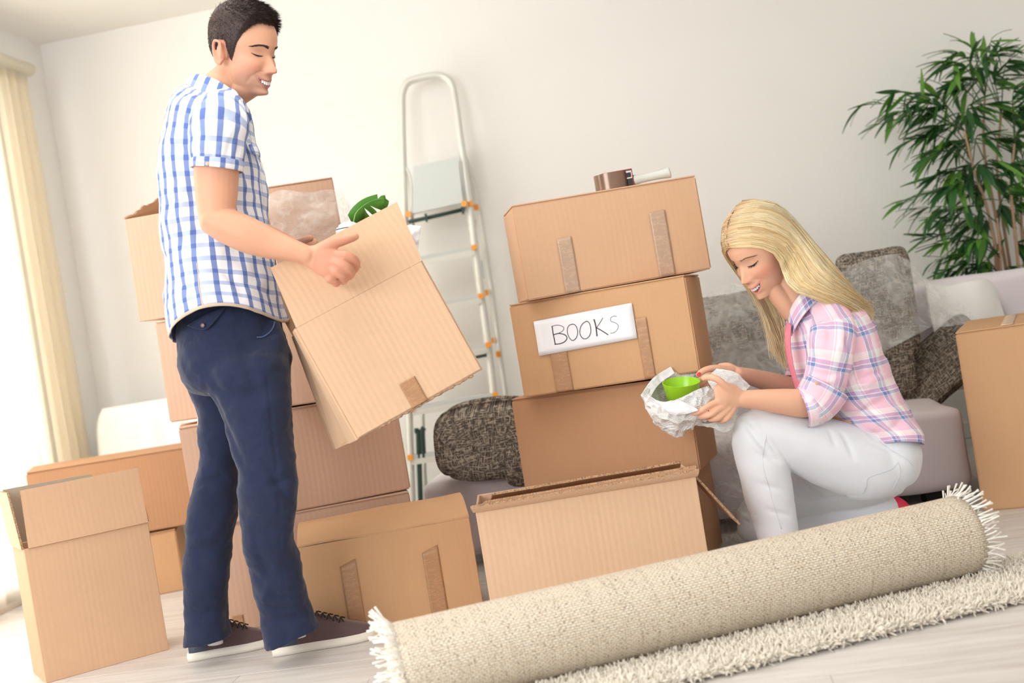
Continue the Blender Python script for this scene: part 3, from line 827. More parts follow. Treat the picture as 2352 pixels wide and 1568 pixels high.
# clear plastic sheets over the cushions
ctrl = [[P(1600, 690, 4.3), P(1660, 655, 4.32), P(1720, 660, 4.34), P(1800, 690, 4.36), P(1860, 730, 4.3)],
        [P(1600, 760, 4.25), P(1660, 740, 4.24), P(1720, 740, 4.25), P(1800, 760, 4.28), P(1870, 790, 4.26)],
        [P(1610, 850, 4.2), P(1670, 840, 4.2), P(1730, 840, 4.2), P(1810, 850, 4.2), P(1880, 860, 4.2)],
        [P(1620, 960, 4.02), P(1680, 970, 4.0), P(1740, 970, 4.0), P(1820, 960, 4.0), P(1890, 950, 4.05)],
        [P(1628, 1060, 3.86), P(1660, 1090, 3.86), P(1720, 1100, 3.86), P(1800, 1100, 3.86), P(1880, 1080, 3.86)],
        [PZ(1640, 1230, .012), PZ(1700, 1250, .010), PZ(1760, 1240, .010), PZ(1840, 1220, .010), PZ(1900, 1200, .010)]]
V, F, uv = sheet(ctrl, 90, 110, .016, 9, 1.0, 3)
o = obj('plastic_sheet', V, F, MT['film'], None, uv=uv); tag(o, 'clear plastic sheet hanging over the cushions left of the woman to the floor', 'plastic sheet')
ctrl = [[P(1905, 640, 4.28), P(1975, 600, 4.28), P(2050, 584, 4.30), P(2075, 595, 4.34), P(2130, 640, 4.38), P(2200, 690, 4.4), P(2240, 722, 4.4)],
        [P(1930, 720, 4.24), P(1985, 680, 4.24), P(2050, 660, 4.24), P(2090, 665, 4.26), P(2140, 690, 4.32), P(2200, 715, 4.36), P(2238, 728, 4.38)],
        [P(1975, 800, 4.22), P(2005, 780, 4.22), P(2050, 760, 4.22), P(2095, 745, 4.22), P(2140, 735, 4.28), P(2190, 735, 4.34), P(2232, 736, 4.36)],
        [P(2020, 818, 4.22), P(2032, 808, 4.22), P(2060, 792, 4.2), P(2100, 770, 4.2), P(2140, 755, 4.24), P(2185, 750, 4.3), P(2225, 745, 4.34)]]
V, F, uv = sheet(ctrl, 100, 70, .014, 10, 8.0, 3)
o = obj('plastic_sheet', V, F, MT['film'], None, uv=uv); tag(o, 'clear plastic sheet draped over the tall cushion and sofa back at right', 'plastic sheet')
# plastic on the floor by the woman
ctrl = [[PZ(x, y, .006) for x, y in ((1650, 1235), (1760, 1215), (1900, 1180), (2060, 1150))],
        [PZ(x, y, .012) for x, y in ((1650, 1262), (1770, 1240), (1910, 1215), (2080, 1180))],
        [PZ(x, y, .006) for x, y in ((1660, 1290), (1780, 1270), (1920, 1240), (2100, 1210))]]
V, F, uv = sheet(ctrl, 90, 40, .006, 14, 4.0, 3); V[:, 2] = np.maximum(V[:, 2], .004)
o = obj('plastic_sheet', V, F, MT['film'], None, uv=uv); tag(o, 'crumpled clear plastic on the floor under the kneeling woman', 'plastic sheet')

# ---------------------------------------------------------------- covered armchair at the far left
ac = thing('armchair', 'armchair under a white sheet below the left curtains', 'armchair', P(345, 1100, 5.35) * (1, 1, 0))
c0 = P(330, 1010, 5.35)
m = MB(); V = []
def drape_box(a0, a1, b0, b1, z0, z1, folds, seed):
    V = []; n = 160; nz = 26
    for i in range(nz):
        t = i / (nz - 1); z = z1 + (z0 - z1) * t
        for j in range(n):
            s = j / n * 4; k = int(s); q = s - k
            a, b = ((a0 + (a1 - a0) * q, b0), (a1, b0 + (b1 - b0) * q), (a1 - (a1 - a0) * q, b1), (a0, b1 - (b1 - b0) * q))[k]
            f = math.sin(j / n * 2 * math.pi * folds + seed + t) * .028 * t ** .5 + .02 * t
            cx, cy = (a0 + a1) / 2, (b0 + b1) / 2; d = nrm((a - cx, b - cy)); e = .03 * (1 - min(1, t * 6)) ** 2
            V.append(c0 * (1, 1, 0) + RX * (a + d[0] * (f - e)) + RY * (b + d[1] * (f - e)) + UP * z)
    F = gridF(n, nz, True); F.append(tuple(range(n))[::-1]); return V, F
V, F = drape_box(-.20, .45, .0, .16, .02, .72, 22, 1); obj('covered_back', V, F, MT['sheet'], ac)
V, F = drape_box(-.20, .45, -.22, .0, .02, .40, 26, 2); obj('covered_seat', V, F, MT['sheet'], ac)

# ---------------------------------------------------------------- step ladder
MT['alu'] = plain('dull_aluminium', srgb(226, 226, 218), .42, metal=.2, var=.04)
MT['alu_grey'] = plain('ribbed_grey_tread', srgb(206, 212, 209), .5)
MT['orange'] = plain('orange_plastic', srgb(245, 160, 50), .4)
MT['green_bar'] = plain('dark_green_strap', srgb(34, 62, 56), .5)
MT['yellow'] = plain('yellow_label', srgb(226, 206, 60), .5)
MT['red_label'] = plain('red_label', srgb(196, 110, 84), .5)
lad = thing('step_ladder', 'aluminium step ladder with orange joints leaning on the back wall', 'ladder', P(1050, 1200, 5.2) * (1, 1, 0))
YT, YB = 5.44, 5.22
def LY(y): return YT + (YB - YT) * (y - 170) / 1000
def LPt(x, y, dy=0.0): return P(x, y, LY(y) + dy)
m = MB()
loop = [(948, 1215), (944, 1100), (938, 900), (933, 640), (926, 400), (923, 260), (924, 215), (936, 190), (960, 180), (1000, 173), (1020, 177), (1036, 192), (1044, 225), (1060, 340), (1078, 470), (1100, 640), (1122, 800), (1140, 960), (1152, 1060), (1165, 1180)]
m.tube(catmull([LPt(*p) for p in loop], 90), [(.017, .022)] * 90, 10, ref=(0, 1, 0)); m.build('front_frame', MT['alu'], lad)
m = MB(); m.tube(catmull([P(1060, 345, 5.46), P(1082, 400, 5.47), P(1100, 480, 5.46), P(1125, 640, 5.43), P(1148, 812, 5.40), P(1176, 1010, 5.36), P(1190, 1120, 5.33)], 30), [(.012, .016)] * 30, 8, ref=(0, 1, 0)); m.build('rear_rail', MT['alu'], lad)
m = MB(); m.tube(catmull([P(938, 400, 5.46), P(945, 480, 5.46), P(955, 640, 5.43), P(968, 900, 5.39), P(978, 1170, 5.33)], 30), [(.010, .014)] * 30, 8, ref=(0, 1, 0)); m.build('rear_rail', MT['alu'], lad)
steps = [((940, 600), (1092, 570)), ((944, 712), (1108, 680)), ((946, 826), (1124, 792)), ((945, 938), (1140, 906)), ((942, 1050), (1150, 1022)), ((946, 1160), (1160, 1130))]
for k, (a, b) in enumerate(steps):
    A, B = LPt(*a), LPt(*b); c = (A + B) / 2; ax = (B - A) / 2
    MB().obox(c, ax, (0, .032, 0), (0, 0, .010)).build('step', MT['alu_grey'], lad, smooth=False)
    MB().obox(c + np.array([0, -.030, -.018]), ax * .98, (0, .004, 0), (0, 0, .012)).build('step_lip', MT['alu'], lad, smooth=False)
    MB().obox(B + np.array([-.004, -.03, .002]), RX * .012, (0, .010, 0), (0, 0, .011)).build('joint_cap', MT['orange'], lad, smooth=False)
    MB().obox(A + np.array([.004, -.03, .002]), RX * .012, (0, .010, 0), (0, 0, .011)).build('joint_cap', MT['orange'], lad, smooth=False)
for x, y, Y in ((938, 492, 5.33), (1066, 468, 5.33), (1081, 468, 5.36), (1094, 476, 5.42), (1062, 357, 5.42), (1145, 813, 5.37), (1116, 672, 5.4), (1130, 782, 5.4)):
    c = P(x, y, Y); MB().obox(c, RX * .011, (0, .012, 0), (0, 0, .012)).build('joint_cap', MT['orange'], lad, smooth=False)
# folded-up platform
q = [P(948, 493, 5.34), P(1064, 467, 5.34), P(1052, 362, 5.38), P(950, 385, 5.38)]
m = MB(); m.slab(q, .014); m.build('platform', MT['alu_grey'], lad, smooth=False)
for k in range(1, 9):
    t = k / 9; a = q[0] * (1 - t) + q[3] * t; b = q[1] * (1 - t) + q[2] * t; d = (b - a) / 2
    MB().obox((a + b) / 2 - np.array([0, .004, 0]), d * .93, (0, .004, 0), (0, 0, .0035)).build('tread_rib', MT['alu'], lad, smooth=False)
m = MB(); m.tube([P(938, 510, 5.34), P(1000, 496, 5.34), P(1068, 480, 5.34)], [.009] * 3, 8); m.build('hinge_bar', MT['green_bar'], lad)
m = MB(); m.obox(P(979, 500, 5.33), RX * .005, (0, .01, 0), (0, 0, .018)); m.build('clip', MT['green_bar'], lad, smooth=False)
m = MB(); m.obox(P(1063, 483, 5.33), RX * .006, (0, .01, 0), (0, 0, .016)); m.build('clip', MT['green_bar'], lad, smooth=False)
for pts in ([(946, 505), (944, 420), (934, 385)], [(1068, 480), (1062, 420), (1056, 370)]):
    m = MB(); m.tube(catmull([P(x, y, 5.37) for x, y in pts], 10), [(.006, .01)] * 10, 6, ref=(0, 1, 0)); m.build('platform_arm', MT['alu'], lad)
for a, b, mt in (((1089, 505), (1092, 545), 'red_label'), ((1095, 553), (1098, 590), 'yellow'), ((1105, 598), (1110, 640), 'alu_grey')):
    A, B = P(*a, 5.395), P(*b, 5.395); MB().obox((A + B) / 2, (B - A) / 2, RX * .007, (0, .002, 0)).build('sticker', MT[mt], lad, smooth=False)
for pts in ([(952, 990), (960, 992), (962, 1040), (966, 1150), (968, 1210)], [(975, 982), (970, 990), (972, 1035), (974, 1060)]):
    m = MB(); m.tube(catmull([P(x, y, 5.22) for x, y in pts], 24), [(.011, .006)] * 24, 8, ref=(0, 1, 0)); m.build('strap', MT['green_bar'], lad)
m = MB(); m.tube([P(1085, 822, 5.25), P(1118, 815, 5.25)], [.008] * 2, 6); m.build('strap', MT['green_bar'], lad)
for x, y in ((948, 1212), (1165, 1180)):
    p = LPt(x, y); MB().obox((p[0], p[1], max(.5 * p[2], .01)), (.02, 0, 0), (0, .022, 0), (0, 0, max(.5 * p[2], .01))).build('foot', MT['green_bar'], lad, smooth=False)

# ---------------------------------------------------------------- tape dispenser on the top box
MT['roll_brown'] = plain('brown_tape_roll', srgb(128, 98, 80), .22, spec=.7, metal=.2)
MT['roll_core'] = plain('cardboard_core', srgb(196, 160, 120), .8)
MT['red_metal'] = plain('dark_red_metal', srgb(150, 28, 38), .35)
MT['handle_grey'] = plain('frosted_grey_handle', srgb(206, 208, 200), .4)
MT['black'] = plain('black_plastic', srgb(24, 22, 24), .4)
tz = .857 + TOPH + .003
c = PZ(1404, 422, tz); c = P(1404, 422, 3.70); c[2] = tz
disp = thing('tape_dispenser', 'packing tape dispenser lying on the topmost box', 'tape dispenser', c)
def ring(c, r0, r1, z0, z1, n=48):
    V = []
    for r, z in ((r1, z0), (r1, z1), (r0, z1), (r0, z0)): V += [c + np.array([r * math.cos(a), r * math.sin(a), z]) for a in np.linspace(0, 2 * math.pi, n, endpoint=False)]
    return V, [(k * n + j, k * n + (j + 1) % n, ((k + 1) % 4) * n + (j + 1) % n, ((k + 1) % 4) * n + j) for k in range(4) for j in range(n)]
o = obj('tape_roll', *ring(c, .030, .050, .001, .050), MT['roll_brown'], disp, auto=40)
o = obj('tape_core', *ring(c, .0265, .0298, .0, .051), MT['roll_core'], disp, auto=40)
q = c + RX * .055
m = MB(); m.obox(c + RX * .022 + UP * .0535, RX * .045, RY * .014, UP * .0012); m.obox(q + RX * .012 + UP * .028, RX * .0012, RY * .014, UP * .0265); m.build('dispenser_frame', MT['red_metal'], disp, smooth=False)
MB().obox(c + RX * .058 + UP * .014, RX * .008, RY * .012, UP * .012).build('roller', MT['black'], disp, smooth=False)
MB().obox(c + RX * .053 + UP * .038, RX * .010, RY * .013, UP * .006).build('cutter', MT['black'], disp, smooth=False)
m = MB(); m.tube([c + RX * .070 + UP * .020, c + RX * .10 + UP * .020, c + RX * .15 + UP * .022, c + RX * .178 + UP * .024], [(.012, .016), (.010, .012), (.011, .013), (.013, .017)], 16, n=16, round_cap=.3); m.build('handle', MT['handle_grey'], disp)

# ---------------------------------------------------------------- rolled shag rug
def _weave():
    t = NT('woven_rug_backing'); v = t.coords('UV', (1, 1, 1))
    br = t.add('ShaderNodeTexBrick'); t.link(v, br.inputs['Vector']); br.inputs['Scale'].default_value = 1.0
    br.inputs['Brick Width'].default_value = .0115; br.inputs['Row Height'].default_value = .0052; br.inputs['Mortar Size'].default_value = .0013; br.inputs['Mortar Smooth'].default_value = .7
    br.inputs['Color1'].default_value = (*srgb(250, 242, 226), 1); br.inputs['Color2'].default_value = (*srgb(242, 230, 210), 1); br.inputs['Mortar'].default_value = (*srgb(206, 186, 160), 1)
    v2 = t.coords('UV', (210, 340, 1)); n = t.noise(v2, 1, 1, .5)
    v3 = t.coords('UV', (130, 7, 1)); n3 = t.noise(v3, 1, 2, .6)
    dark = t.math('MULTIPLY', t.ramp(n, [(.56, 0), (.66, 1)]), t.ramp(n3, [(.4, .25), (.58, 1)]))
    line = t.ramp(t.noise(t.coords('UV', (240, 5, 1)), 1, 1, .5), [(.66, 0), (.72, .35)])
    k = t.mix(dark, br.outputs['Color'], srgb(120, 90, 74)); k = t.mix(line, k, srgb(130, 108, 90)); t.base(k)
    t.bump(t.math('SUBTRACT', 1.0, br.outputs['Fac']), .8, .0022); t.set(rough=.9, spec=.15); return t.m
MT['weave'] = _weave()
MT['shag'] = plain('cream_shag', (1.0, .925, .80), .95, spec=.05)
MT['fringe'] = plain('cream_fringe', (.98, .94, .86), .95, spec=.05)
rug = thing('rug', 'rolled-up cream shag rug with woven backing in the foreground', 'rug', PZ(1600, 1480, 0))
RR = .100
RL, RRt = PZ(912, 1528, RR + .022), PZ(2208, 1222, RR + .022)
A_ = nrm(RRt - RL); LEN = float(np.linalg.norm(RRt - RL)); B_ = nrm(np.cross((0, 0, 1), A_)); B_ = B_ if B_[1] > 0 else -B_     # B_: away from the camera
# spiral cross-section (u toward camera is -B_)
spi = []
for i in range(150):
    th = math.radians(-88) + i / 149 * 2 * math.pi * 2.55       # starts at the floor contact and winds inward
    r = RR - .030 * (i / 149 * 2.55) * .92
    spi.append((th, r))
def spt(th, r, s): return RL + A_ * s - B_ * (math.cos(th) * r) * 1 + UP * (math.sin(th) * r)
ns = 60; V, UV = [], []; arc = 0; last = None
for th, r in spi:
    for j in range(ns):
        s = j / (ns - 1)
        wob = 1 + .012 * noise.noise(Vector((s * 7, math.cos(th) * 1.2, math.sin(th) * 1.2)))
        V.append(spt(th, r * wob, -.004 * math.sin(th) + s * LEN))
    if last is not None: arc += np.linalg.norm(spt(th, r, 0) - last)
    last = spt(th, r, 0)
    UV += [(j / (ns - 1) * LEN, arc) for j in range(ns)]
o = obj('rug_backing', V, gridF(ns, len(spi)), MT['weave'], rug, uv=UV); solid(o, .006, 0)
# flat part under and in front of the roll
E0 = [PZ(1590, 1568, 0), PZ(2352, 1382, 0)]; ed = nrm(E0[1] - E0[0])
near_a = E0[0] + ed * (float((RL - E0[0]) @ ed) - .02); near_b = E0[1] + ed * .12
far_a = RL * (1, 1, 0) + B_ * .02 - A_ * .02; far_b = RRt * (1, 1, 0) + B_ * .02 + A_ * .26
flat = [[near_a + UP * .006, near_b + UP * .006], [far_a + UP * .008, far_b + UP * .008]]
V, F, uv = sheet([[r[0], (r[0] + r[1]) / 2, r[1]] for r in flat], 60, 14, .002, 5, 2.0)
V[:, 2] = np.maximum(V[:, 2], .004)
o = obj('rug_flat_end', V, F, MT['shag'], rug, uv=uv * (1.9, .35)); solid(o, .005, 0)
# pile: many leaning yarn tufts
def tufts(base, nrmv, n, L, R0, seed, spread=.8):
    rg = np.random.default_rng(seed); V = np.empty((n, 10, 3)); 
    base = np.asarray(base); N = np.asarray(nrmv)
    d = N + rg.normal(0, spread, (n, 3)) * .6; d /= np.linalg.norm(d, axis=1)[:, None]
    d2 = d + rg.normal(0, spread, (n, 3)) * .7; d2 /= np.linalg.norm(d2, axis=1)[:, None]
    a = np.cross(d, rg.normal(0, 1, (n, 3))); a /= np.linalg.norm(a, axis=1)[:, None]; b = np.cross(d, a)
    Ls = L * rg.uniform(.6, 1.25, n)[:, None]
    for ring_, (cpt, rr) in enumerate(((base, R0), (base + d * Ls * .55, R0 * 1.05), (base + d * Ls * .55 + d2 * Ls * .5, R0 * .75))):
        for k in range(3):
            w = k * 2.0944; V[:, ring_ * 3 + k] = cpt + (a * math.cos(w) + b * math.sin(w)) * rr
    V[:, 9] = base + d * Ls * .55 + d2 * Ls * .62
    f0 = []
    for q in range(2):
        for k in range(3): f0.append((q * 3 + k, q * 3 + (k + 1) % 3, (q + 1) * 3 + (k + 1) % 3, (q + 1) * 3 + k))
    fq = np.array(f0); ft = np.array([(6 + k, 6 + (k + 1) % 3, 9) for k in range(3)])
    FQ = (fq[None] + (np.arange(n) * 10)[:, None, None]).reshape(-1, 4); FT = (ft[None] + (np.arange(n) * 10)[:, None, None]).reshape(-1, 3)
    return V.reshape(-1, 3), FQ.tolist() + FT.tolist()
n = 40000
s, t = RNG.random(n), RNG.random(n) ** .9
t = np.where(t < .10, t * .3, t)
base = (near_a * (1 - s[:, None]) + near_b * s[:, None]) * (1 - t[:, None]) + (far_a * (1 - s[:, None]) + far_b * s[:, None]) * t[:, None]
base = base + UP * .009
keep = ~((np.abs((base - RL) @ B_) < .05) & ((base - RL) @ A_ > .02) & ((base - RL) @ A_ < LEN - .02))
base = base[keep]; out = -np.tile(B_, (len(base), 1)) * (t[keep] < .06)[:, None] * .9
V, F = tufts(base, np.tile(UP, (len(base), 1)) * .8 + out, len(base), .024, .0024, 3)
V[:, 2] = np.maximum(V[:, 2], .001)
o = obj('pile', V, F, MT['shag'], rug); tag(o, kind='stuff')
# pile seen at both roll ends between the windings, and the fringes
E_, N_ = [], []
for end, sgn in ((0, -1), (LEN, 1)):
    for th, r in spi:
        for _ in range(7):
            E_.append(spt(th + RNG.uniform(-.03, .03), r - RNG.uniform(.003, .022), end - sgn * RNG.uniform(0, .02))); N_.append(A_ * sgn * .5 - (spt(th, 1, 0) - RL) * .5)
V, F = tufts(E_, N_, len(E_), .022, .0022, 5); o = obj('pile_in_roll', V, F, MT['shag'], rug); tag(o, kind='stuff')
m = MB(); rg = random.Random(4)
for end, sgn in ((0, -1), (LEN, 1)):
    for th, r in spi[:70:1]:
        for _ in range(2):
            th2 = th + rg.uniform(-.05, .05); p = spt(th2, r + .001, end); rad = nrm(spt(th2, 1, 0) - RL)
            L = rg.uniform(.030, .048); d = nrm(A_ * sgn * .9 + rad * rg.uniform(-.2, .9) + UP * rg.uniform(-.3, .4) + np.array([rg.uniform(-.3, .3), rg.uniform(-.3, .3), 0]))
            pts = [p - A_ * sgn * .004, p + d * L * .5, p + d * L + rad * rg.uniform(-.01, .01)]
            if pts[2][2] < .012: pts[2][2] = .012
            m.tube(pts, [.0016, .0015, .0026], 5)
o = m.build('fringe', MT['fringe'], rug); tag(o, kind='stuff')
m = MB()
for i in range(70):
    p = far_b * (i / 69) + near_b * (1 - i / 69) + UP * .01; L = rg.uniform(.03, .05); d = nrm(A_ + np.array([rg.uniform(-.3, .3), rg.uniform(-.3, .3), rg.uniform(-.1, .3)]))
    m.tube([p, p + d * L * .5, p + d * L - UP * .004], [.0016, .0015, .0024], 5)
o = m.build('fringe', MT['fringe'], rug); tag(o, kind='stuff')
# ---------------------------------------------------------------- potted bamboo
MT['leaf'] = None
def _leaf(name, c1, c2):
    t = NT(name); oi = t.add('ShaderNodeObjectInfo'); v = t.coords('Object'); n = t.noise(v, 9, 2)
    k = t.mix(t.math('ADD', t.math('MULTIPLY', oi.outputs['Random'], .7), t.math('MULTIPLY', n, .3)), c1, c2); t.base(k); t.set(rough=.42, spec=.4)
    ts = t.add('ShaderNodeBsdfTranslucent'); t.link(k, ts.inputs[0]); mx = t.add('ShaderNodeMixShader'); mx.inputs[0].default_value = .22
    t.link(t.b.outputs[0], mx.inputs[1]); t.link(ts.outputs[0], mx.inputs[2]); t.link(mx.outputs[0], t.out.inputs[0]); return t.m
MT['leaf'] = _leaf('bamboo_leaf_dark', srgb(38, 84, 48), srgb(74, 126, 62))
MT['leaf2'] = _leaf('bamboo_leaf_bright', srgb(84, 140, 52), srgb(120, 170, 70))
MT['cane'] = plain('bamboo_cane', srgb(178, 142, 112), .55, var=.15, vscale=20)
MT['twig'] = plain('green_twig', srgb(60, 82, 46), .6)
MT['pot'] = plain('white_pot', srgb(232, 230, 226), .4)
MT['soil'] = plain('soil', srgb(70, 52, 40), .95, bump=.6, bscale=60)
YP = 5.0
pb_ = P(2300, 900, YP) * (1, 1, 0)
plant = thing('potted_bamboo', 'tall leafy bamboo plant in the right corner behind the sofa', 'plant', pb_)
V, F, _ = tube([pb_ + UP * z for z in (0, .02, .30, .33, .33)], [.11, .115, .145, .15, .14], 32); obj('pot', V, F, MT['pot'], plant, auto=40)
V, F, _ = tube([pb_ + UP * .325, pb_ + UP * .335], [.138, .13], 24); obj('soil', V, F, MT['soil'], plant)
rg = random.Random(11)
canes = [[(2308, 720), (2292, 600), (2268, 480), (2240, 400), (2215, 300)], [(2322, 720), (2308, 600), (2280, 460), (2260, 340), (2262, 220)], [(2335, 720), (2318, 600), (2300, 480), (2290, 380), (2300, 260)],
         [(2345, 720), (2338, 600), (2330, 520), (2322, 430), (2330, 330)], [(2296, 715), (2290, 640), (2284, 560), (2278, 530)], [(2360, 720), (2352, 600), (2345, 480), (2352, 380)], [(2312, 720), (2300, 640), (2296, 560), (2290, 500)]]
cane_pts = []
for k, c in enumerate(canes):
    Y0 = YP + (k % 3 - 1) * .07
    pts = [pb_ * 1.0 + np.array([(P(*c[0], Y0)[0] - pb_[0]) * .8, Y0 - YP, .32])] + [P(x, y, Y0 - .03 * i) for i, (x, y) in enumerate(c)]
    cc = catmull(pts, 40); rad = [(.0085 - .004 * i / 39) * (1.18 if i % 7 == 0 else 1) for i in range(40)]
    V, F, _ = tube(cc, rad, 8); obj('cane', V, F, MT['cane'], plant); cane_pts.append(cc)
# leaf clusters inside the plant's outline
clusters = [(1985, 240, 150), (2020, 285, 200), (2050, 262, 120), (2058, 210, 110), (2085, 235, 80), (2085, 325, 230), (2120, 215, 140), (2145, 250, 200), (2160, 200, 110), (2175, 140, 130),
            (2200, 120, 100), (2230, 110, 80), (2250, 140, 60), (2278, 90, 90), (2300, 110, 40), (2320, 130, 10), (2240, 180, 150), (2200, 190, 170), (2280, 180, 30), (2330, 200, 0), (2130, 310, 200),
            (2160, 290, 160), (2195, 260, 120), (2235, 240, 80), (2275, 240, 20), (2310, 260, 350), (2345, 250, 330), (2120, 370, 190), (2150, 350, 220), (2185, 330, 200), (2220, 320, 120), (2260, 310, 60),
            (2300, 320, 340), (2335, 310, 300), (2140, 410, 230), (2175, 400, 210), (2210, 385, 250), (2250, 380, 300), (2290, 370, 320), (2330, 380, 300), (2160, 440, 240), (2195, 430, 250), (2235, 430, 270), (2275, 410, 300),
            (2080, 465, 170), (2105, 480, 210), (2130, 500, 240), (2160, 510, 250), (2190, 490, 280), (2215, 520, 210), (2130, 545, 220), (2165, 560, 210), (2200, 570, 230), (2235, 560, 240), (2150, 600, 210), (2180, 620, 200), (2215, 620, 220), (2250, 610, 260),
            (2320, 450, 300), (2345, 470, 300), (2250, 500, 230), (2300, 470, 300), (2335, 560, 330), (2290, 640, 200), (2330, 620, 340), (2300, 690, 300), (2345, 680, 330), (2270, 670, 210), (2345, 420, 20), (2360, 350, 350), (2365, 520, 0), (2380, 440, 0), (2390, 300, 10), (2400, 600, 0)]
mt_ = MB(); leaves = []
for x, y, ang in clusters:
    Y = YP + rg.uniform(-.28, .12) - .02
    tip = P(x, y, Y); best = min(((np.linalg.norm(c[i] - (tip - UP * .10 - np.array([0, 0, 0]))), k, i) for k, c in enumerate(cane_pts) for i in range(8, 40)))
    cb_ = cane_pts[best[1]][best[2]]
    mid_ = (tip + cb_) / 2 + UP * .05
    pts = catmull([cb_, mid_, tip], 12); mt_.tube(pts, [.0026 - .0014 * i / 11 for i in range(12)], 5)
    dirv = nrm(pts[-1] - pts[-3])
    for k in range(rg.randint(11, 15)):
        j = rg.randint(4, 11); base = pts[j]
        a = math.radians(ang) + rg.uniform(-.9, .9); 
        d = nrm(np.array([math.cos(a), rg.uniform(-.8, .8), -abs(math.sin(a)) * .2 + rg.uniform(-.75, .55)]) + dirv * .5)
        leaves.append((base, d, rg.uniform(.080, .140), rg.random()))
o = mt_.build('twigs', MT['twig'], plant); tag(o, kind='stuff')
def leaf_mesh(curl):
    n = 7; V = []
    for i in range(n):
        t = i / (n - 1); w = .115 * math.sin(math.pi * min(1, t * .93 + .05)) ** .75 * (1 - .25 * t) + .002; z = -curl * t * t
        V += [(t, -w, z + .02), (t, 0, z), (t, w, z + .02)]
    return V, [(3 * i + k, 3 * i + k + 1, 3 * i + k + 4, 3 * i + k + 3) for i in range(n - 1) for k in (0, 1)]
lm = []
for mt in ('leaf', 'leaf', 'leaf2'):
    for curl in (.05, .22, .45):
        me = bpy.data.meshes.new('leaf'); V, F = leaf_mesh(curl); me.from_pydata(V, [], F); me.materials.append(MT[mt]); me.polygons.foreach_set('use_smooth', [True] * len(F)); lm.append(me)
leaves.sort(key=lambda l: -l[2] / l[0][1])
inv = frame_of(plant).inverted()
rest = MB()
for k, (b, d, L, rnd) in enumerate(leaves):
    side = nrm(np.cross(d, (rg.uniform(-.5, .5), rg.uniform(-.5, .5), 1))); up = np.cross(side, d)
    M_ = Matrix(((d[0] * L, side[0] * L, up[0] * L, b[0]), (d[1] * L, side[1] * L, up[1] * L, b[1]), (d[2] * L, side[2] * L, up[2] * L, b[2]), (0, 0, 0, 1)))
    _wy = CORNER[1] - (b[0] - CORNER[0]) * math.tan(RA) - .03
    if b[1] + d[1] * L > _wy: M_.translation.y -= (b[1] + d[1] * L - _wy)
    if up[2] < 0: M_ = M_ @ Matrix.Diagonal((1, -1, -1, 1))
    me = lm[rg.randrange(9)]
    if k < 300:
        o = bpy.data.objects.new('leaf', me); COL.objects.link(o); o.parent = plant; o.matrix_local = inv @ M_
    else:
        rest.add([M_ @ v.co for v in me.vertices], [tuple(p.vertices) for p in me.polygons], 1 if me.materials[0] == MT['leaf2'] else 0)
o = rest.build('foliage', [MT['leaf'], MT['leaf2']], plant); tag(o, kind='stuff')

# monstera leaf rising out of the carried box, with the rest of its contents
MT['mon'] = _leaf('monstera_leaf', srgb(88, 158, 58), srgb(112, 180, 76))
mon = thing('houseplant_leaf', 'large split green leaf sticking out behind the carried box', 'leaf', P(812, 505, 3.28))
ol = [(806, 508), (799, 494), (804, 484), (812, 474), (822, 465), (832, 458), (845, 452), (858, 448), (866, 446), (864, 455), (850, 463), (868, 457), (876, 449), (884, 448), (880, 456), (870, 462), (886, 456), (893, 461), (892, 469), (876, 468), (862, 468), (878, 473), (888, 478), (880, 484), (866, 479), (850, 472), (862, 482), (868, 490), (856, 494), (845, 484), (836, 477), (842, 488), (850, 498), (838, 502), (828, 492), (822, 486), (826, 498), (832, 507), (820, 512)]
Vm = [P(x, y, 3.30 + (x - 800) * .0007 + .0006 * (y - 470)) for x, y in ol]
bmm = bmesh.new(); vs = [bmm.verts.new(v) for v in Vm]; bmm.faces.new(vs); bmesh.ops.triangulate(bmm, faces=bmm.faces[:]); bmm.verts.index_update()
o = obj('leaf_blade', [tuple(v.co) for v in bmm.verts], [[q.index for q in f.verts] for f in bmm.faces], MT['mon'], mon, smooth=True); bmm.free(); solid(o, .0015)
m = MB(); m.tube(catmull([P(884, 456, 3.35), P(850, 463, 3.325), P(822, 484, 3.30), P(812, 510, 3.28), P(800, 600, 3.27), P(790, 700, 3.26)], 24), [.0008 + .0018 * i / 23 for i in range(24)], 6); m.build('leaf_stalk', plain('pale_green_stalk', srgb(120, 168, 84), .5), mon)
MT['bag'] = plain('white_plastic_bag', srgb(244, 244, 246), .35, bump=.5, bscale=14)
ctrl = [[P(915, 522, 3.24), P(940, 516, 3.26), P(968, 520, 3.26)], [P(918, 560, 3.23), P(945, 550, 3.25), P(962, 556, 3.25)], [P(935, 620, 3.22), P(948, 610, 3.24), P(958, 600, 3.24)]]
V, F, uv = sheet(ctrl, 26, 26, .012, 24, 2.0, 3); o = obj('plastic_bag', V, F, MT['bag']); solid(o, .0015); tag(o, 'crumpled white plastic bag poking out of the carried box', 'bag')
def blob(c, r, n=20, seed=0, amp=.12):
    V = []; 
    for i in range(n):
        for j in range(n * 2):
            th, ph = math.pi * i / (n - 1), math.pi * j / n; d = Vector((math.sin(th) * math.cos(ph), math.sin(th) * math.sin(ph), math.cos(th)))
            k = 1 + amp * noise.noise(d * 2.2 + Vector((seed, 0, 0)))
            V.append((c[0] + d.x * r[0] * k, c[1] + d.y * r[1] * k, c[2] + d.z * r[2] * k))
    return V, gridF(n * 2, n, True)
V, F, _ = tube([P(806, 560, 3.25), P(800, 527, 3.25), P(799, 520, 3.25)], [.035, .034, .026], 28, n=14, round_cap=.5); o = obj('white_container', V, F, MT['white_paper']); tag(o, 'white rounded object packed upright in the carried box', 'container')
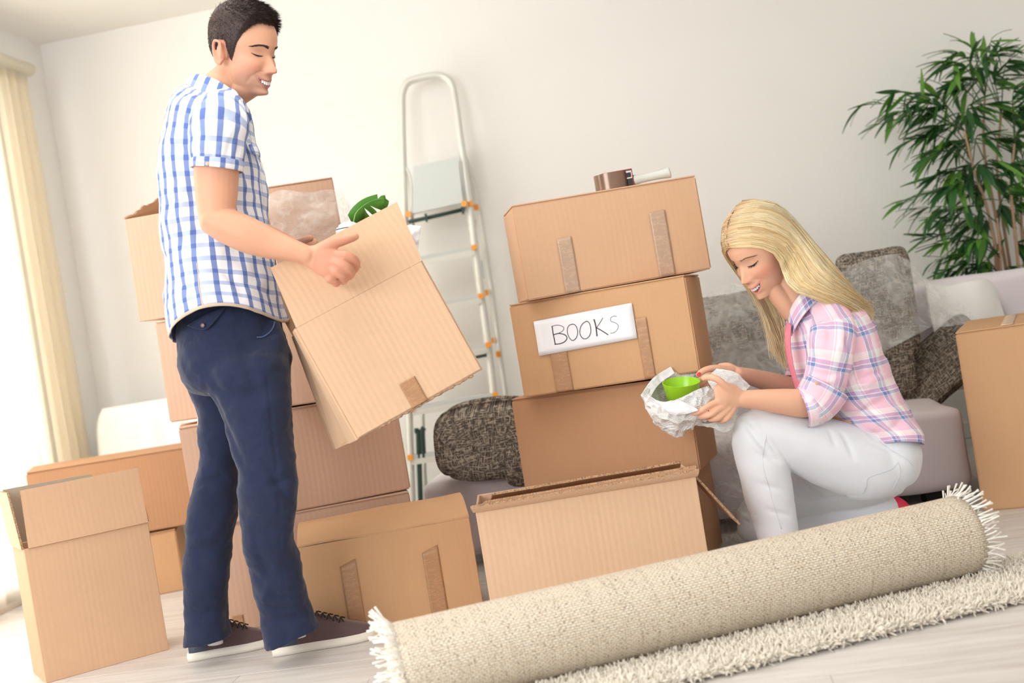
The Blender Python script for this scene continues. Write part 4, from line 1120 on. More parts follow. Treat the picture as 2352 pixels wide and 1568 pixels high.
# ---------------------------------------------------------------- people: head
def gauss(y, z, y0, z0, sy, sz): return np.exp(-((y - y0) / sy) ** 2 - ((z - z0) / sz) ** 2)
def make_head(female=False, ear=True):
    """head in its own frame: x to the face, y to its left, z up, eyes at z=0. Returns verts, faces, surface lookup"""
    nt, nph = 190, 260
    th = np.linspace(.001, math.pi - .001, nt); ph = np.linspace(-math.pi, math.pi, nph, endpoint=False)
    D = np.array([(math.sin(t) * math.cos(p), math.sin(t) * math.sin(p), math.cos(t)) for t in th for p in ph])
    jw = .052 if female else .058
    ells = [((-.014, 0, .030), (.096, .075, .088)), ((.020, 0, -.028), (.064, .056 if female else .059, .080)), ((.008, 0, -.046), (.060, jw, .064 if female else .067))]
    acc = np.zeros(len(D))
    for c, r in ells:
        c, r = np.array(c), np.array(r); a = ((D / r) ** 2).sum(1); b = -2 * ((D / r) * (c / r)).sum(1); cc = ((c / r) ** 2).sum() - 1
        acc += ((-b + np.sqrt(b * b - 4 * a * cc)) / (2 * a)) ** 14
    V = D * (acc ** (1 / 14))[:, None]
    y, z = V[:, 1].copy(), V[:, 2].copy(); fr = np.clip((D[:, 0] - .05) / .35, 0, 1); fr = fr * fr * (3 - 2 * fr)
    # front profile
    if female:
        prof = [(-.118, .030), (-.112, .066), (-.104, .081), (-.096, .081), (-.088, .078), (-.080, .0855), (-.073, .086), (-.066, .0895), (-.058, .086), (-.050, .091), (-.042, .1075), (-.036, .106), (-.024, .097), (-.010, .0885), (.000, .0835), (.010, .0845), (.022, .0865), (.040, .086), (.060, .080), (.080, .066)]
    else:
        prof = [(-.121, .030), (-.114, .072), (-.106, .087), (-.097, .088), (-.089, .081), (-.081, .0885), (-.073, .087), (-.066, .092), (-.058, .088), (-.051, .092), (-.044, .1135), (-.036, .114), (-.024, .103), (-.010, .092), (.000, .0855), (.010, .089), (.022, .091), (.040, .089), (.060, .083), (.080, .068)]
    pz, px = np.array(prof).T
    mid = np.array([i * nph + nph // 2 for i in range(nt)]); mz, mx = V[mid, 2], V[mid, 0]; o_ = np.argsort(mz)
    base = np.interp(z, mz[o_], mx[o_]); f = np.interp(z, pz, px)
    sg = np.interp(z, [-.12, -.105, -.09, -.07, -.056, -.045, -.030, -.005, .01, .03, .08], [.020, .021, .024, .026, .018, .0105, .0085, .0085, .018, .045, .06])
    dl = np.where((z > -.121) & (z < .080), f - base, 0)
    V[:, 0] += dl * np.exp(-(np.abs(y) / sg) ** 2.2) * fr * np.where(z < -.1, np.clip((z + .121) / .018, 0, 1), 1)
    def add(A, y0, z0, sy, sz, both=True):
        g = gauss(y, z, y0, z0, sy, sz)
        if both: g = g + gauss(y, z, -y0, z0, sy, sz)
        V[:, 0] += A * g * fr
    add(.0072, .0115, -.043, .0060, .0068)           # nostril wings
    add(-.0030, .0065, -.0515, .0036, .0024)         # nostrils
    add(-.0095, .029, .000, .0150, .0115)            # sockets
    add(.0070, .031, .000, .0115, .0085)             # lids
    add(-.0016, .031, .0080, .013, .0025)            # lid fold
    add(-.0014, .031, -.0105, .012, .0028)           # lower lid fold
    add(.0035 if not female else .0015, .028, .019, .017, .0055)   # brow ridge
    add(.0060, .040, -.033, .016, .015)              # smiling cheeks
    add(-.0035, .052, -.072, .012, .016)
    add(.0030, .016, -.108, .012, .010)
    # mouth: open smile
    mw = .0315
    def zu(y): return -.0710 + .0135 * np.minimum(np.abs(y) / mw, 1.2) ** 1.8
    def zl(y): return (-.0825 if not female else -.0850) + (.0250 if not female else .0275) * np.minimum(np.abs(y) / mw, 1.2) ** 1.7
    def surf(yq, zq, arr):
        m = (arr[:, 0] > .03); pts = arr[m]
        out = []
        for a, b in zip(np.atleast_1d(yq), np.atleast_1d(zq)):
            d = (pts[:, 1] - a) ** 2 + (pts[:, 2] - b) ** 2; k = np.argpartition(d, 4)[:4]; w = 1 / (d[k] + 1e-9); out.append((pts[k, 0] * w).sum() / w.sum())
        return np.array(out)
    pre = V.copy()
    hgt = zu(y) - zl(y); inm = (np.abs(y) < mw) & (z < zu(y)) & (z > zl(y)) & (fr > .1)
    lipU = np.exp(-((z - (zu(y) + .0030)) / .0026) ** 2) * np.clip(1.10 - (np.abs(y) / (mw * 1.05)) ** 2, 0, 1)
    lipL = np.exp(-((z - (zl(y) - .0035)) / .0032) ** 2) * np.clip(1.05 - (np.abs(y) / (mw * .98)) ** 2, 0, 1)
    V[:, 0] += (.0020 * lipU + .0028 * lipL) * fr
    cav = np.clip(np.minimum(zu(y) - z, z - zl(y)) / .0018, 0, 1) * (np.abs(y) < mw)
    V[:, 0] -= .0125 * cav * fr
    for s in (1, -1):                                # laugh lines, corners of the mouth
        a = [(.0170, -.044), (.029, -.049), (.0385, -.060), (.0400, -.076)]
        best = np.full(len(V), 9.0)
        for (y0, z0), (y1, z1) in zip(a, a[1:]):
            d = np.array([y1 - y0, z1 - z0]); t = np.clip(((s * y - y0) * d[0] + (z - z0) * d[1]) / (d @ d), 0, 1); best = np.minimum(best, np.hypot(s * y - y0 - t * d[0], z - z0 - t * d[1]))
        V[:, 0] -= (.0046 if not female else .0028) * np.exp(-(best / .0026) ** 2) * fr
    if female: V[:, 2] -= np.clip(-.060 - V[:, 2], 0, .06) * .16
    F = gridF(nph, nt, True); n0 = len(V)
    F.append(tuple(range(nph))[::-1]); F.append(tuple((nt - 1) * nph + j for j in range(nph)))
    VV, FF = [V], list(F); n = len(V)
    def put(v, f):
        nonlocal n
        VV.append(np.asarray(v)); FF.extend([tuple(i + n for i in q) for q in f]); n += len(v)
    if ear:
        for s in (1, -1):
            c = np.array([-.012, s * .0745, -.012]); out = nrm((-.40, s * .90, 0)); up = nrm((-.22, 0, 1)); fw = nrm(np.cross(up, out)) * (1 if s > 0 else -1); fw = fw if fw[0] > 0 else -fw
            # rim
            rim = [(.013, -.004), (.015, .012), (.010, .025), (-.003, .0305), (-.015, .024), (-.0185, .008), (-.015, -.010), (-.008, -.022), (.002, -.0285), (.009, -.023)]
            put(*tube([c + fw * a + up * b + out * (.010 + .006 * (a < 0)) for a, b in rim], [.0030, .0034, .0036, .0040, .0044, .0044, .0040, .0046, .0056, .0035], 10, n=40, ref=out, round_cap=.8)[:2])
            put(*tube([c + fw * a + up * b + out * .009 for a, b in ((.004, .017), (-.007, .012), (-.0095, -.002), (-.004, -.013), (.006, -.016))], [.0028] * 5, 8, n=20, ref=out, round_cap=.8)[:2])
            put(*tube([c + fw * .011 + up * .002 + out * .008, c + fw * .010 - up * .012 + out * .010], [.0036, .0034], 8, ref=out, round_cap=.8)[:2])
            bl, bf = blob((0, 0, 0), (1, 1, 1), 12, 0, 0)
            bl = np.array(bl); put(c + bl[:, :1] * fw * .0180 + bl[:, 1:2] * out * .0070 + out * .0035 - fw * .002 + bl[:, 2:] * up * .028, bf)
            put(c + bl[:, :1] * fw * .014 + bl[:, 1:2] * out * .012 - out * .006 + bl[:, 2:] * up * .018, bf)
    return np.vstack(VV), FF, (lambda a, b: surf(a, b, pre)), (zu, zl, mw), V[:n0]

def axes_head(F0, pitch, roll):
    """F0 horizontal facing direction"""
    F0 = nrm(F0); Z = np.array([0, 0, 1.0]); L0 = np.cross(Z, F0)
    F = F0 * math.cos(pitch) - Z * math.sin(pitch); U = Z * math.cos(pitch) + F0 * math.sin(pitch)
    L = L0 * math.cos(roll) + U * math.sin(roll); U = U * math.cos(roll) - L0 * math.sin(roll)
    return np.array([F, L, U])                      # rows

def face_bits(person, surf, mouth, O, A, hs, female, lip, brow_col):
    """teeth, brows, lashes on the face; A rows = head axes, hs scale"""
    zu, zl, mw = mouth
    W_ = lambda p: O + (np.asarray(p) * hs) @ A
    # teeth
    m = MB(); wd = [.0025, .0029, .0033, .0036, .0042, .0042, .0036, .0033, .0029, .0025]; ny = []; p_ = -sum(wd)
    for w in wd: ny.append(p_ + w); p_ += 2 * w
    for y0, w in zip(ny, wd):
        y0 *= .70; w *= .70; x = float(surf(y0, -.068)[0]) - .0048 - 6.0 * y0 * y0; top = float(zu(y0)) + .0010; h = min(.0092, max(.0030, float(zu(y0) - zl(y0)) * .84)) + .0010
        V, F = blob((0, 0, 0), (1, 1, 1), 9, 0, 0); V = np.array(V); V = np.sign(V) * np.abs(V) ** .45
        sl = -14 * y0
        V = np.stack([x + V[:, 0] * .0024 + V[:, 1] * w * sl, y0 + V[:, 1] * w * 1.02, top - h / 2 + V[:, 2] * h / 2], 1); m.add(W_(V), F)
    t = m.build('teeth', MT['teeth'], person)
    # lashes: a dark closed-lid line with small hairs
    m = MB(); rgl = random.Random(3)
    for s in (1, -1):
        ys = np.linspace(.017, .045, 14); zz = -.0030 + (-.0035 if not female else -.0045) * np.sin(np.linspace(0, math.pi, 14)) + .002 * np.linspace(-1, 1, 14)
        xs = surf(ys * s, zz) + .0006
        line = W_(np.stack([xs, ys * s, zz], 1)); m.tube(line, [(.0004 + (.0013 if female else .0016) * math.sin(math.pi * i / 13)) * hs for i in range(14)], 6)
        for i in range(26 if female else 12):
            k = rgl.uniform(.15, 1); yy = .017 + .028 * k; z0 = float(np.interp(yy, ys, zz)); x0 = float(surf(yy * s, z0)[0])
            L = .0075 if female else .004
            m.tube(W_([(x0, yy * s, z0), (x0 + L * .7, (yy + L * .3 * k) * s, z0 - L * .35), (x0 + L, (yy + L * .5 * k) * s, z0 - L * .25)]), [.00045 * hs, .0003 * hs, .0001], 4)
    m.build('eyelashes', MT['lash'], person)
    m = MB()
    for s in (1, -1):
        for i in range(150 if not female else 80):
            k = rgl.random(); yy = .011 + .037 * k; zc = .0165 + .0050 * math.sin(math.pi * min(1, k * 1.15) * .85) - .004 * k * k; th = (.0034 if not female else .0018) * (1 - .65 * k)
            z0 = zc + rgl.uniform(-th, th); x0 = float(surf(yy * s, z0)[0]) + .0004
            dy = .0060; x1 = float(surf((yy + dy) * s, z0 + .0015)[0]) + .0012
            m.tube(W_([(x0, yy * s, z0), ((x0 + x1) / 2 + .0008, (yy + dy * .5) * s, z0 + .0018 * (1 - k)), (x1, (yy + dy) * s, z0 + .0012 - .0015 * k)]), [.00050 * hs, .00042 * hs, .0001], 3)
    o = m.build('eyebrows', brow_col, person); tag(o, kind='stuff')

def skin_mat(name):
    t = NT(name); at = t.add('ShaderNodeAttribute', attribute_name='Col'); v = t.coords()
    n = t.noise(v, 40, 3); t.base(t.mix(t.math('MULTIPLY', n, .25), at.outputs['Color'], (.80, .36, .26), 'MIX') if False else at.outputs['Color'])
    t.bump(t.noise(v, 600, 2), .08, .0006); t.set(rough=.48, spec=.35, sss=.12); return t.m
MT['skin'] = skin_mat('skin')
MT['teeth'] = plain('teeth', (.90, .88, .84), .25)
MT['lash'] = plain('dark_lash', srgb(42, 30, 28), .6)
MT['brow_dark'] = plain('dark_brow_hair', srgb(62, 46, 40), .7)
MT['brow_blonde'] = plain('fair_brow_hair', srgb(150, 108, 82), .7)
MT['hair_dark'] = plain('short_dark_hair', srgb(66, 52, 48), .5, var=.35, vscale=60, spec=.35)
def _blonde():
    t = NT('blonde_hair'); at = t.add('ShaderNodeAttribute', attribute_name='Col'); t.base(at.outputs['Color']); t.set(rough=.36, spec=.45); return t.m
MT['hair_blonde'] = _blonde()
MT['nail_red'] = plain('red_nail_polish', srgb(238, 62, 78), .2)

def plaid(name, period, stopsU, stopsV, mixmode='MULTIPLY', fac=1.0, rot=0.0):
    t = NT(name); tc = t.add('ShaderNodeTexCoord'); sp = t.add('ShaderNodeSeparateXYZ'); mp = t.add('ShaderNodeMapping'); mp.inputs['Rotation'].default_value = (0, 0, rot)
    t.link(tc.outputs['UV'], mp.inputs[0]); t.link(mp.outputs[0], sp.inputs[0])
    fu = t.math('FRACT', t.math('MULTIPLY', sp.outputs[0], 1 / period)); fv = t.math('FRACT', t.math('MULTIPLY', sp.outputs[1], 1 / period))
    a = t.ramp(fu, stopsU, 'CONSTANT'); b = t.ramp(fv, stopsV, 'CONSTANT')
    t.base(t.mix(fac, a, b, mixmode)); v = t.coords('UV', (1, 1, 1)); t.bump(t.noise(v, 900, 1), .12, .0006)
    b1 = t.bump(t.noise(t.coords('Object'), 17, 3, .55), .45, .014); t.bump(t.noise(v, 900, 1), .10, .0006, b1)
    t.set(rough=.85, spec=.15, sheen=.1); return t.m
WH = (.90, .90, .93)
MT['plaid_blue'] = plaid('blue_white_check', .0385, [(0, (.24, .32, .60)), (.33, (1, 1, 1))], [(0, (.50, .57, .78)), (.34, WH)])
MT['plaid_pink'] = plaid('pink_purple_plaid', .088,
    [(0, (.93, .56, .68)), (.24, (.96, .92, .90)), (.27, (.92, .60, .70)), (.31, (.93, .92, .95)), (.44, (.90, .88, .93)), (.46, (.93, .84, .60)), (.475, (.55, .36, .62)), (.60, (.95, .93, .96)), (.625, (.20, .28, .55)), (.75, (.94, .93, .96)), (.78, (.93, .58, .70))],
    [(0, (.95, .62, .72)), (.20, (.95, .93, .92)), (.36, (.93, .85, .62)), (.38, (.93, .92, .94)), (.45, (.50, .33, .60)), (.58, (.95, .94, .96)), (.61, (.18, .27, .55)), (.72, (.70, .72, .80)), (.78, (.94, .60, .71))], 'MIX', .5)
def cloth(name, c, rough=.85, sc=700, big=14, bs=.35):
    t = NT(name); v = t.coords(); t.base(t.mix(t.noise(v, 6, 2), tuple(x * .93 for x in c), c))
    b1 = t.bump(t.noise(v, big, 3, .55), bs * 1.6, .016); t.bump(t.noise(v, sc, 1), .15, .0006, b1); t.set(rough=rough, spec=.2, sheen=.15); return t.m
MT['navy'] = cloth('navy_chino', srgb(38, 46, 72))
MT['white_jeans'] = cloth('white_denim', srgb(236, 238, 243), bs=.10)
MT['hem_tan'] = plain('tan_seam_tape', srgb(206, 186, 164), .85)
MT['button'] = plain('brown_button', srgb(120, 92, 92), .25)
MT['button_cream'] = plain('cream_button', srgb(214, 178, 140), .3)

def shell(name, rings, mat, parent, nth=96, nl=110, folds=None, wr=.004, wscale=(9, 9, 14), seed=0, hem=None, rows_uv=1.0, thickness=.0016, exp=2.3, closed_top=False, off=(0, 0), inset=0.0, fold=None):
    """rings: (front point px,py | back point px,py | half width | centre Y)"""
    Ps = []
    for r in rings:
        (fx, fy), (bx, by), w, Yc = r[:4]; f, b = P(fx, fy, Yc), P(bx, by, Yc); Ps.append(np.concatenate([(f + b) / 2, (f - b) / 2, [w, 0, 0], r[4] if len(r) > 4 else (0, 1, 0)]))
    Q = catmull(np.array(Ps), nl); V, UV = [], []; ang = np.linspace(0, 2 * math.pi, nth + 1)
    circ = np.mean([math.pi * (np.linalg.norm(q[3:6]) + q[6]) for q in Q]); vl = 0
    for i, q in enumerate(Q):
        if i: vl += np.linalg.norm(q[:3] - Q[i - 1][:3])
        wd = nrm(q[9:12])
        for a in ang:
            c, s = math.cos(a), math.sin(a); c = math.copysign(abs(c) ** (2 / exp), c); s = math.copysign(abs(s) ** (2 / exp), s)
            p = q[:3] + q[3:6] * c + wd * q[6] * s
            if hem is not None and i > nl * .5:
                k = ((i / (nl - 1)) - .5) / .5; p = p + hem(a, q) * k ** 2
            V.append(p); UV.append((a / (2 * math.pi) * circ + off[0], vl + off[1]))
    V = np.array(V); F = gridF(nth + 1, nl); N = vnormals(V, F)
    for i in range(nl): N[i * (nth + 1)] = N[i * (nth + 1) + nth] = nrm(N[i * (nth + 1)] + N[i * (nth + 1) + nth])
    cen = np.repeat(Q[:, :3], nth + 1, axis=0); N *= np.sign(((V - cen) * N).sum(1))[:, None]
    V = V + N * (fnoise(V, wscale, seed, 3) * wr)[:, None]
    if fold: V = fold(V, N)
    o = obj(name, V, F, mat, parent, uv=UV); solid(o, thickness, -1)
    return o, V, UV, N, nth + 1, nl

class Body:
    def __init__(s): s.V, s.F, s.n = [], [], 0
    def add(s, v, f): v = np.asarray(v); s.V.append(v); s.F += [tuple(i + s.n for i in q) for q in f]; s.n += len(v); return s
    def limb(s, pts, rad, seg=20, n=None, ref=(0, 1, 0), rc=.8): v, f, _ = tube(pts, rad, seg, n=n, ref=ref, round_cap=rc); return s.add(v, f)

def strands_mesh(paths, rad, sides=3):
    """paths (n, k, 3), rad (k,)"""
    n, k, _ = paths.shape; T = np.gradient(paths, axis=1); T /= np.linalg.norm(T, axis=2)[..., None] + 1e-9
    A = np.cross(T, np.array([.3, .2, .93])); A /= np.linalg.norm(A, axis=2)[..., None] + 1e-9; B = np.cross(T, A); r = np.asarray(rad)[None, :, None]
    V = np.empty((n, k, sides, 3))
    for j in range(sides): w = j * 2 * math.pi / sides; V[:, :, j] = paths + (A * math.cos(w) + B * math.sin(w)) * r
    f = np.array([(i * sides + j, i * sides + (j + 1) % sides, (i + 1) * sides + (j + 1) % sides, (i + 1) * sides + j) for i in range(k - 1) for j in range(sides)])
    F = (f[None] + (np.arange(n) * k * sides)[:, None, None]).reshape(-1, 4)
    return V.reshape(-1, 3), F.tolist()

# ================================================================= the man
YM = 3.27
man = thing('person', 'standing person in blue checked shirt and navy trousers carrying a box', 'person', P(640, 1500, YM) * (1, 1, 0))
hv, hf, surf, mouth, hgrid = make_head(False)
yaw = math.radians(31); AM = axes_head((math.cos(yaw), -math.sin(yaw), 0), math.radians(21), math.radians(2)); HS = 1.0
eye_l = np.array([.078, -.031, 0]); OM = P(597, 123, YM - .075) - (eye_l * HS) @ AM
toW = lambda v: OM + (np.asarray(v) * HS) @ AM
bd = Body(); bd.add(toW(hv), hf)
bd.limb([P(507, 262, YM), P(503, 215, YM), toW((-.030, 0, -.070)), toW((-.022, 0, -.020))], [(.068, .075), (.056, .060), (.054, .058), (.055, .060)], 28, n=24)
bd.limb([toW((.030, 0, -.088)), P(520, 225, YM)], [(.030, .036), (.040, .044)], 20, n=8)
# torso core under the shirt
bd.limb([P(505, 262, YM), P(490, 330, YM), P(495, 450, YM), P(505, 600, YM), P(530, 720, YM), P(545, 850, YM)], [(.07, .10), (.085, .15), (.09, .14), (.08, .12), (.08, .10), (.06, .07)], 24, n=30)
# near (right) arm
YA = 3.055
elb = P(497, 512, YA - .02)
bd.limb([P(508, 285, YM - .15), P(502, 330, YA), P(497, 400, YA), P(497, 462, YA - .01), elb], [(.050, .050), (.056, .055), (.056, .053), (.051, .047), (.042, .042)], 24, n=26)
wr_ = P(710, 588, 3.010)
bd.limb([P(489, 505, YA - .02), P(520, 518, YA - .022), P(570, 540, YA - .03), P(625, 561, 3.02), P(672, 575, 3.012), wr_], [(.038, .044), (.044, .050), (.045, .048), (.037, .039), (.028, .032), (.024, .030)], 24, n=36, ref=(0, 1, 0))
# far (left) arm, seen only beyond the box
bd.limb([P(515, 290, YM + .16), P(508, 360, YM + .20), P(505, 440, YM + .22), P(505, 505, YM + .22)], [(.050, .050), (.053, .053), (.046, .046), (.040, .040)], 20, n=20)
bd.limb([P(500, 500, YM + .22), P(580, 535, YM + .20), P(650, 560, YM + .17), P(676, 570, 3.43)], [(.040, .042), (.042, .042), (.032, .034), (.026, .029)], 20, n=24)
def hand(bd, palm, pr, fingers, ref=(0, 1, 0), fr=.0085):
    bd.limb(palm, pr, 20, n=18, ref=ref, rc=.7)
    for f in fingers:
        pts, r = f[0], f[1] if len(f) > 1 else fr
        bd.limb(pts, [r * 1.12, r * 1.08, r, r * .86][:len(pts)] if len(pts) <= 4 else [r * (1.15 - .3 * i / (len(pts) - 1)) for i in range(len(pts))], 12, n=16, rc=.9)
# gripping hand: back of the hand to the camera, fingers through the slot
mcp = [P(793, 586, 2.998), P(784, 606, 2.990), P(772, 624, 2.994), P(757, 640, 3.003)]
pip = [P(817, 600, 3.014), P(806, 622, 3.008), P(791, 637, 3.010), P(773, 648, 3.016)]
dip = [P(815, 618, 3.052), P(803, 634, 3.050), P(789, 645, 3.050), P(772, 652, 3.050)]
tip_ = [P(806, 622, 3.078), P(795, 636, 3.078), P(782, 645, 3.076), P(767, 652, 3.072)]
bd.limb([wr_, P(735, 594, 3.006), P(757, 604, 3.003), P(777, 611, 3.004)], [(.027, .024), (.036, .020), (.039, .0175), (.036, .014)], 24, n=18, ref=(0, 1, 0), rc=.5)
for k in range(4):
    r = (.0098, .0102, .0097, .0086)[k]; kn = P(735 + k * 2, 580 + k * 10, 3.008)
    bd.limb([kn, mcp[k], pip[k], dip[k], tip_[k]], [r * 1.0, r * 1.18, r * 1.08, r, r * .8], 14, n=26, rc=.9)
    bd.add(*[np.array(a) if i == 0 else a for i, a in enumerate(blob(mcp[k] + np.array([0, -.002, 0]), (.0115, .0105, .0115), 10, 0, 0))])
bd.limb([P(728, 577, 3.010), P(757, 562, 3.004), P(785, 554, 3.012), P(808, 546, 3.022), P(817, 543, 3.026)], [.0165, .0150, .0118, .0108, .0092], 16, n=24, rc=.9)
# far hand with the thumb on the far flap
bd.limb([P(676, 570, 3.43), P(700, 572, 3.425), P(722, 576, 3.42)], [(.026, .020), (.036, .018), (.034, .015)], 18, n=12, ref=(0, 1, 0))
bd.limb([P(685, 560, 3.41), P(700, 551, 3.385), P(714, 547, 3.375)], [.013, .011, .0095], 12, n=12)
for k in range(4): bd.limb([P(725, 566 + 9 * k, 3.42), P(742, 572 + 9 * k, 3.415), P(748, 578 + 9 * k, 3.39)], [.0095, .009, .008], 10, n=10)
# legs and feet cores
for pts in ([(570, 850, 3.21), (600, 950, 3.17), (615, 1110, 3.15), (640, 1300, 3.20), (655, 1445, 3.22)], [(520, 850, 3.34), (500, 950, 3.38), (503, 1110, 3.36), (475, 1300, 3.37), (470, 1450, 3.37)]):
    bd.limb([P(*p) for p in pts], [.05, .055, .05, .045, .034], 20, n=30)
vm, fm = remesh(np.vstack(bd.V), bd.F, .0028, 2)
def paint(V, O, A, hs, mouth, base, lip, cavity, blush, stubble=0.0):
    zu, zl, mw = mouth; L = ((V - O) @ A.T) / hs; x, y, z = L.T; C = np.tile(np.array(base), (len(V), 1)); head = (x > .02) & (z > -.125) & (z < .1) & (np.abs(y) < .08)
    def bl(m, c):
        nonlocal C
        m = (m * head)[:, None]; C = C * (1 - m) + np.array(c) * m
    for s in (1, -1): bl(.45 * gauss(y, z, s * .042, -.036, .020, .018), blush)
    bl(.35 * gauss(y, z, 0, -.042, .012, .012), blush)
    if stubble:
        m = np.clip((-.040 - z) / .030, 0, 1) * np.clip((x + .01) / .06, 0, 1) * np.clip((.078 - np.abs(y)) / .02, 0, 1) * stubble; bl(m, (.30, .20, .17))
    ay = np.clip(1.15 - (np.abs(y) / (mw * 1.08)) ** 4, 0, 1)
    bl(np.exp(-((z - (zu(y) + .0022)) / .0024) ** 4) * ay * .75, lip); bl(np.exp(-((z - (zl(y) - .0032)) / .0034) ** 4) * ay * .75, lip)
    bl(((z < zu(y) - .0008) & (z > zl(y) + .0008) & (np.abs(y) < mw * .80)).astype(float), cavity)
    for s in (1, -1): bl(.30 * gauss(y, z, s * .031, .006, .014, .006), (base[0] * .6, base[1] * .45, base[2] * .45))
    ear = (np.abs(y) > .070) & (z > -.05) & (z < .03) & (x < .02) & (x > -.05); C[ear] = C[ear] * .6 + np.array(blush) * .4
    return C
BM = np.array(srgb(218, 164, 134))
C = paint(vm, OM, AM, HS, mouth, BM, (.50, .17, .16), (.10, .02, .02), np.array(srgb(214, 128, 108)), .30)
far = np.linalg.norm(vm - OM, axis=1); armc = (vm[:, 0] > P(440, 500, 3)[0]) & (far > .2); C[armc] = C[armc] * .8 + np.array(srgb(208, 144, 116)) * .2
hnd = np.linalg.norm(vm - P(790, 610, 3.0), axis=1) < .075; C[hnd] = C[hnd] * .6 + np.array(srgb(214, 138, 118)) * .4
obj('body', vm, fm, MT['skin'], man, col=C)
face_bits(man, surf, mouth, OM, AM, HS, False, None, MT['brow_dark'])
# short hair
LINE = [(0, .074), (22, .076), (40, .066), (55, .045), (66, .020), (74, -.012), (80, -.030), (88, -.022), (93, .014), (98, .021), (112, .021), (119, -.004), (125, -.025), (135, -.060), (160, -.078), (180, -.080)]
def hairmask(V):
    az = np.degrees(np.arctan2(np.abs(V[:, 1]), V[:, 0])); return V[:, 2] - np.interp(az, *np.array(LINE).T)
hm = hairmask(hgrid); nph = 260
HN = vnormals(hgrid, gridF(nph, 190, True)); HN *= np.sign((HN * hgrid).sum(1))[:, None]
thick = np.clip(hm / .02, 0, 1) * (.003 + .013 * np.clip((hgrid[:, 2] - .03) / .06, 0, 1) + .006 * np.clip((hgrid[:, 0] - .02) / .06, 0, 1) * (hgrid[:, 2] > .05))
capv = hgrid + HN * (thick + .0004)[:, None]
capf = [f for f in gridF(nph, 190, True) if all(hm[i] > 0 for i in f)]
used = sorted({i for f in capf for i in f}); mp_ = {a: b for b, a in enumerate(used)}
hair = obj('hair', toW(capv[used]), [tuple(mp_[i] for i in f) for f in capf], MT['hair_dark'], man)
cand = np.where(hm > .0)[0]; wgt = np.linalg.norm(np.cross(hgrid[cand] - np.roll(hgrid, 1, 0)[cand], hgrid[cand] - np.roll(hgrid, nph, 0)[cand]), axis=1) + 1e-9
pick = RNG.choice(cand, 15000, p=wgt / wgt.sum()); b0 = hgrid[pick] + RNG.normal(0, .0008, (15000, 3)); n0_ = HN[pick]
top = np.clip((b0[:, 2] - .045) / .05, 0, 1)[:, None]; fr_ = np.clip((b0[:, 0] + .02) / .09, 0, 1)[:, None]
comb = np.array([1.0, 0, -.05]) * (top * (.8 + .9 * fr_)) + np.array([.15, 0, -1.0]) * (1 - top) * .9 + RNG.normal(0, .15, (15000, 3))
dd = n0_ * .55 + comb; dd /= np.linalg.norm(dd, axis=1)[:, None]; L = (.005 + .013 * top + .013 * top * fr_) * RNG.uniform(.6, 1.15, (15000, 1)) * np.clip(hm[pick] / .012 + .25, 0, 1)[:, None]
b0 = b0 + n0_ * (thick[pick] * .75)[:, None]
d2 = dd + comb * .5; d2 /= np.linalg.norm(d2, axis=1)[:, None]
paths = np.stack([b0, b0 + dd * L * .5, b0 + dd * L * .5 + d2 * L * .5], 1); shp = paths.shape
V, F = strands_mesh(toW(paths.reshape(-1, 3)).reshape(shp), [.0005, .0004, .0001]); o = obj('hair_strands', V, F, MT['hair_dark'], hair); tag(o, kind='stuff')

# shirt
def man_hem(a, q):
    side = math.sin(a) ** 2; back = max(0, -math.cos(a))
    return np.array([0, 0, .060 * side - .006]) + np.array([.0, 0, -.010]) * back
def man_fold(V, N):
    for pts, d, w in ([(383, 470), (425, 560), (455, 600)], .010, .012), ([(392, 640), (440, 680), (425, 750)], .010, .012), ([(440, 420), (436, 500), (470, 560)], .009, .011), ([(470, 600), (440, 650), (455, 690)], .008, .010), \
                     ([(560, 650), (600, 660), (645, 690)], .008, .010), ([(560, 330), (572, 400), (598, 440)], .008, .010), ([(400, 560), (460, 590), (520, 600)], -.006, .014), ([(510, 620), (545, 650), (560, 700)], .007, .010), \
                     ([(402, 240), (450, 262), (470, 300)], .005, .009), ([(384, 330), (420, 345), (440, 380)], .006, .010), ([(590, 470), (560, 480), (530, 470)], .006, .010), ([(600, 590), (620, 620), (625, 660)], .007, .010):
        V = crease_px(V, N, pts, d, w, .014)
    return V
rings = [((566, 250), (432, 198), .072, YM), ((569, 262), (424, 214), .130, YM), ((573, 282), (412, 240), .178, YM), ((577, 310), (398, 275), .200, YM), ((585, 345), (386, 325), .203, YM), ((597, 390), (377, 385), .196, YM),
         ((603, 440), (376, 450), .186, YM), ((608, 500), (379, 520), .178, YM), ((618, 570), (383, 590), .174, YM), ((630, 640), (388, 655), .176, YM), ((642, 690), (393, 715), .184, YM), ((653, 735), (404, 772), .190, YM)]
shirt, SV, SU, SN, sc_, sr_ = shell('shirt', rings, MT['plaid_blue'], man, hem=man_hem, wscale=(11, 11, 9), wr=.0095, seed=2, fold=man_fold, off=(.012, .01))
hemv = SV.reshape(sr_, sc_, 3)[-1] ; hn_ = SN.reshape(sr_, sc_, 3)[-1]
hv2 = SV.reshape(sr_, sc_, 3)[-3]; up_ = (hv2 - hemv); up_ /= np.linalg.norm(up_, axis=1)[:, None]
V = np.vstack([hemv + hn_ * .002 - up_ * .001, hemv + hn_ * .0025 + up_ * .0075]); o = obj('hem_tape', V, gridF(sc_, 2), MT['hem_tan'], shirt); solid(o, .0012)
# side seam tape
col_ = SV.reshape(sr_, sc_, 3)[86:, int(sc_ * .74)]; cn = SN.reshape(sr_, sc_, 3)[86:, int(sc_ * .74)]
V = np.vstack([col_ + cn * .0015 - np.array([.0022, 0, 0]), col_ + cn * .0015 + np.array([.0022, 0, 0])]); o = obj('side_seam', V, gridF(len(col_), 2), MT['hem_tan'], shirt); solid(o, .0006)
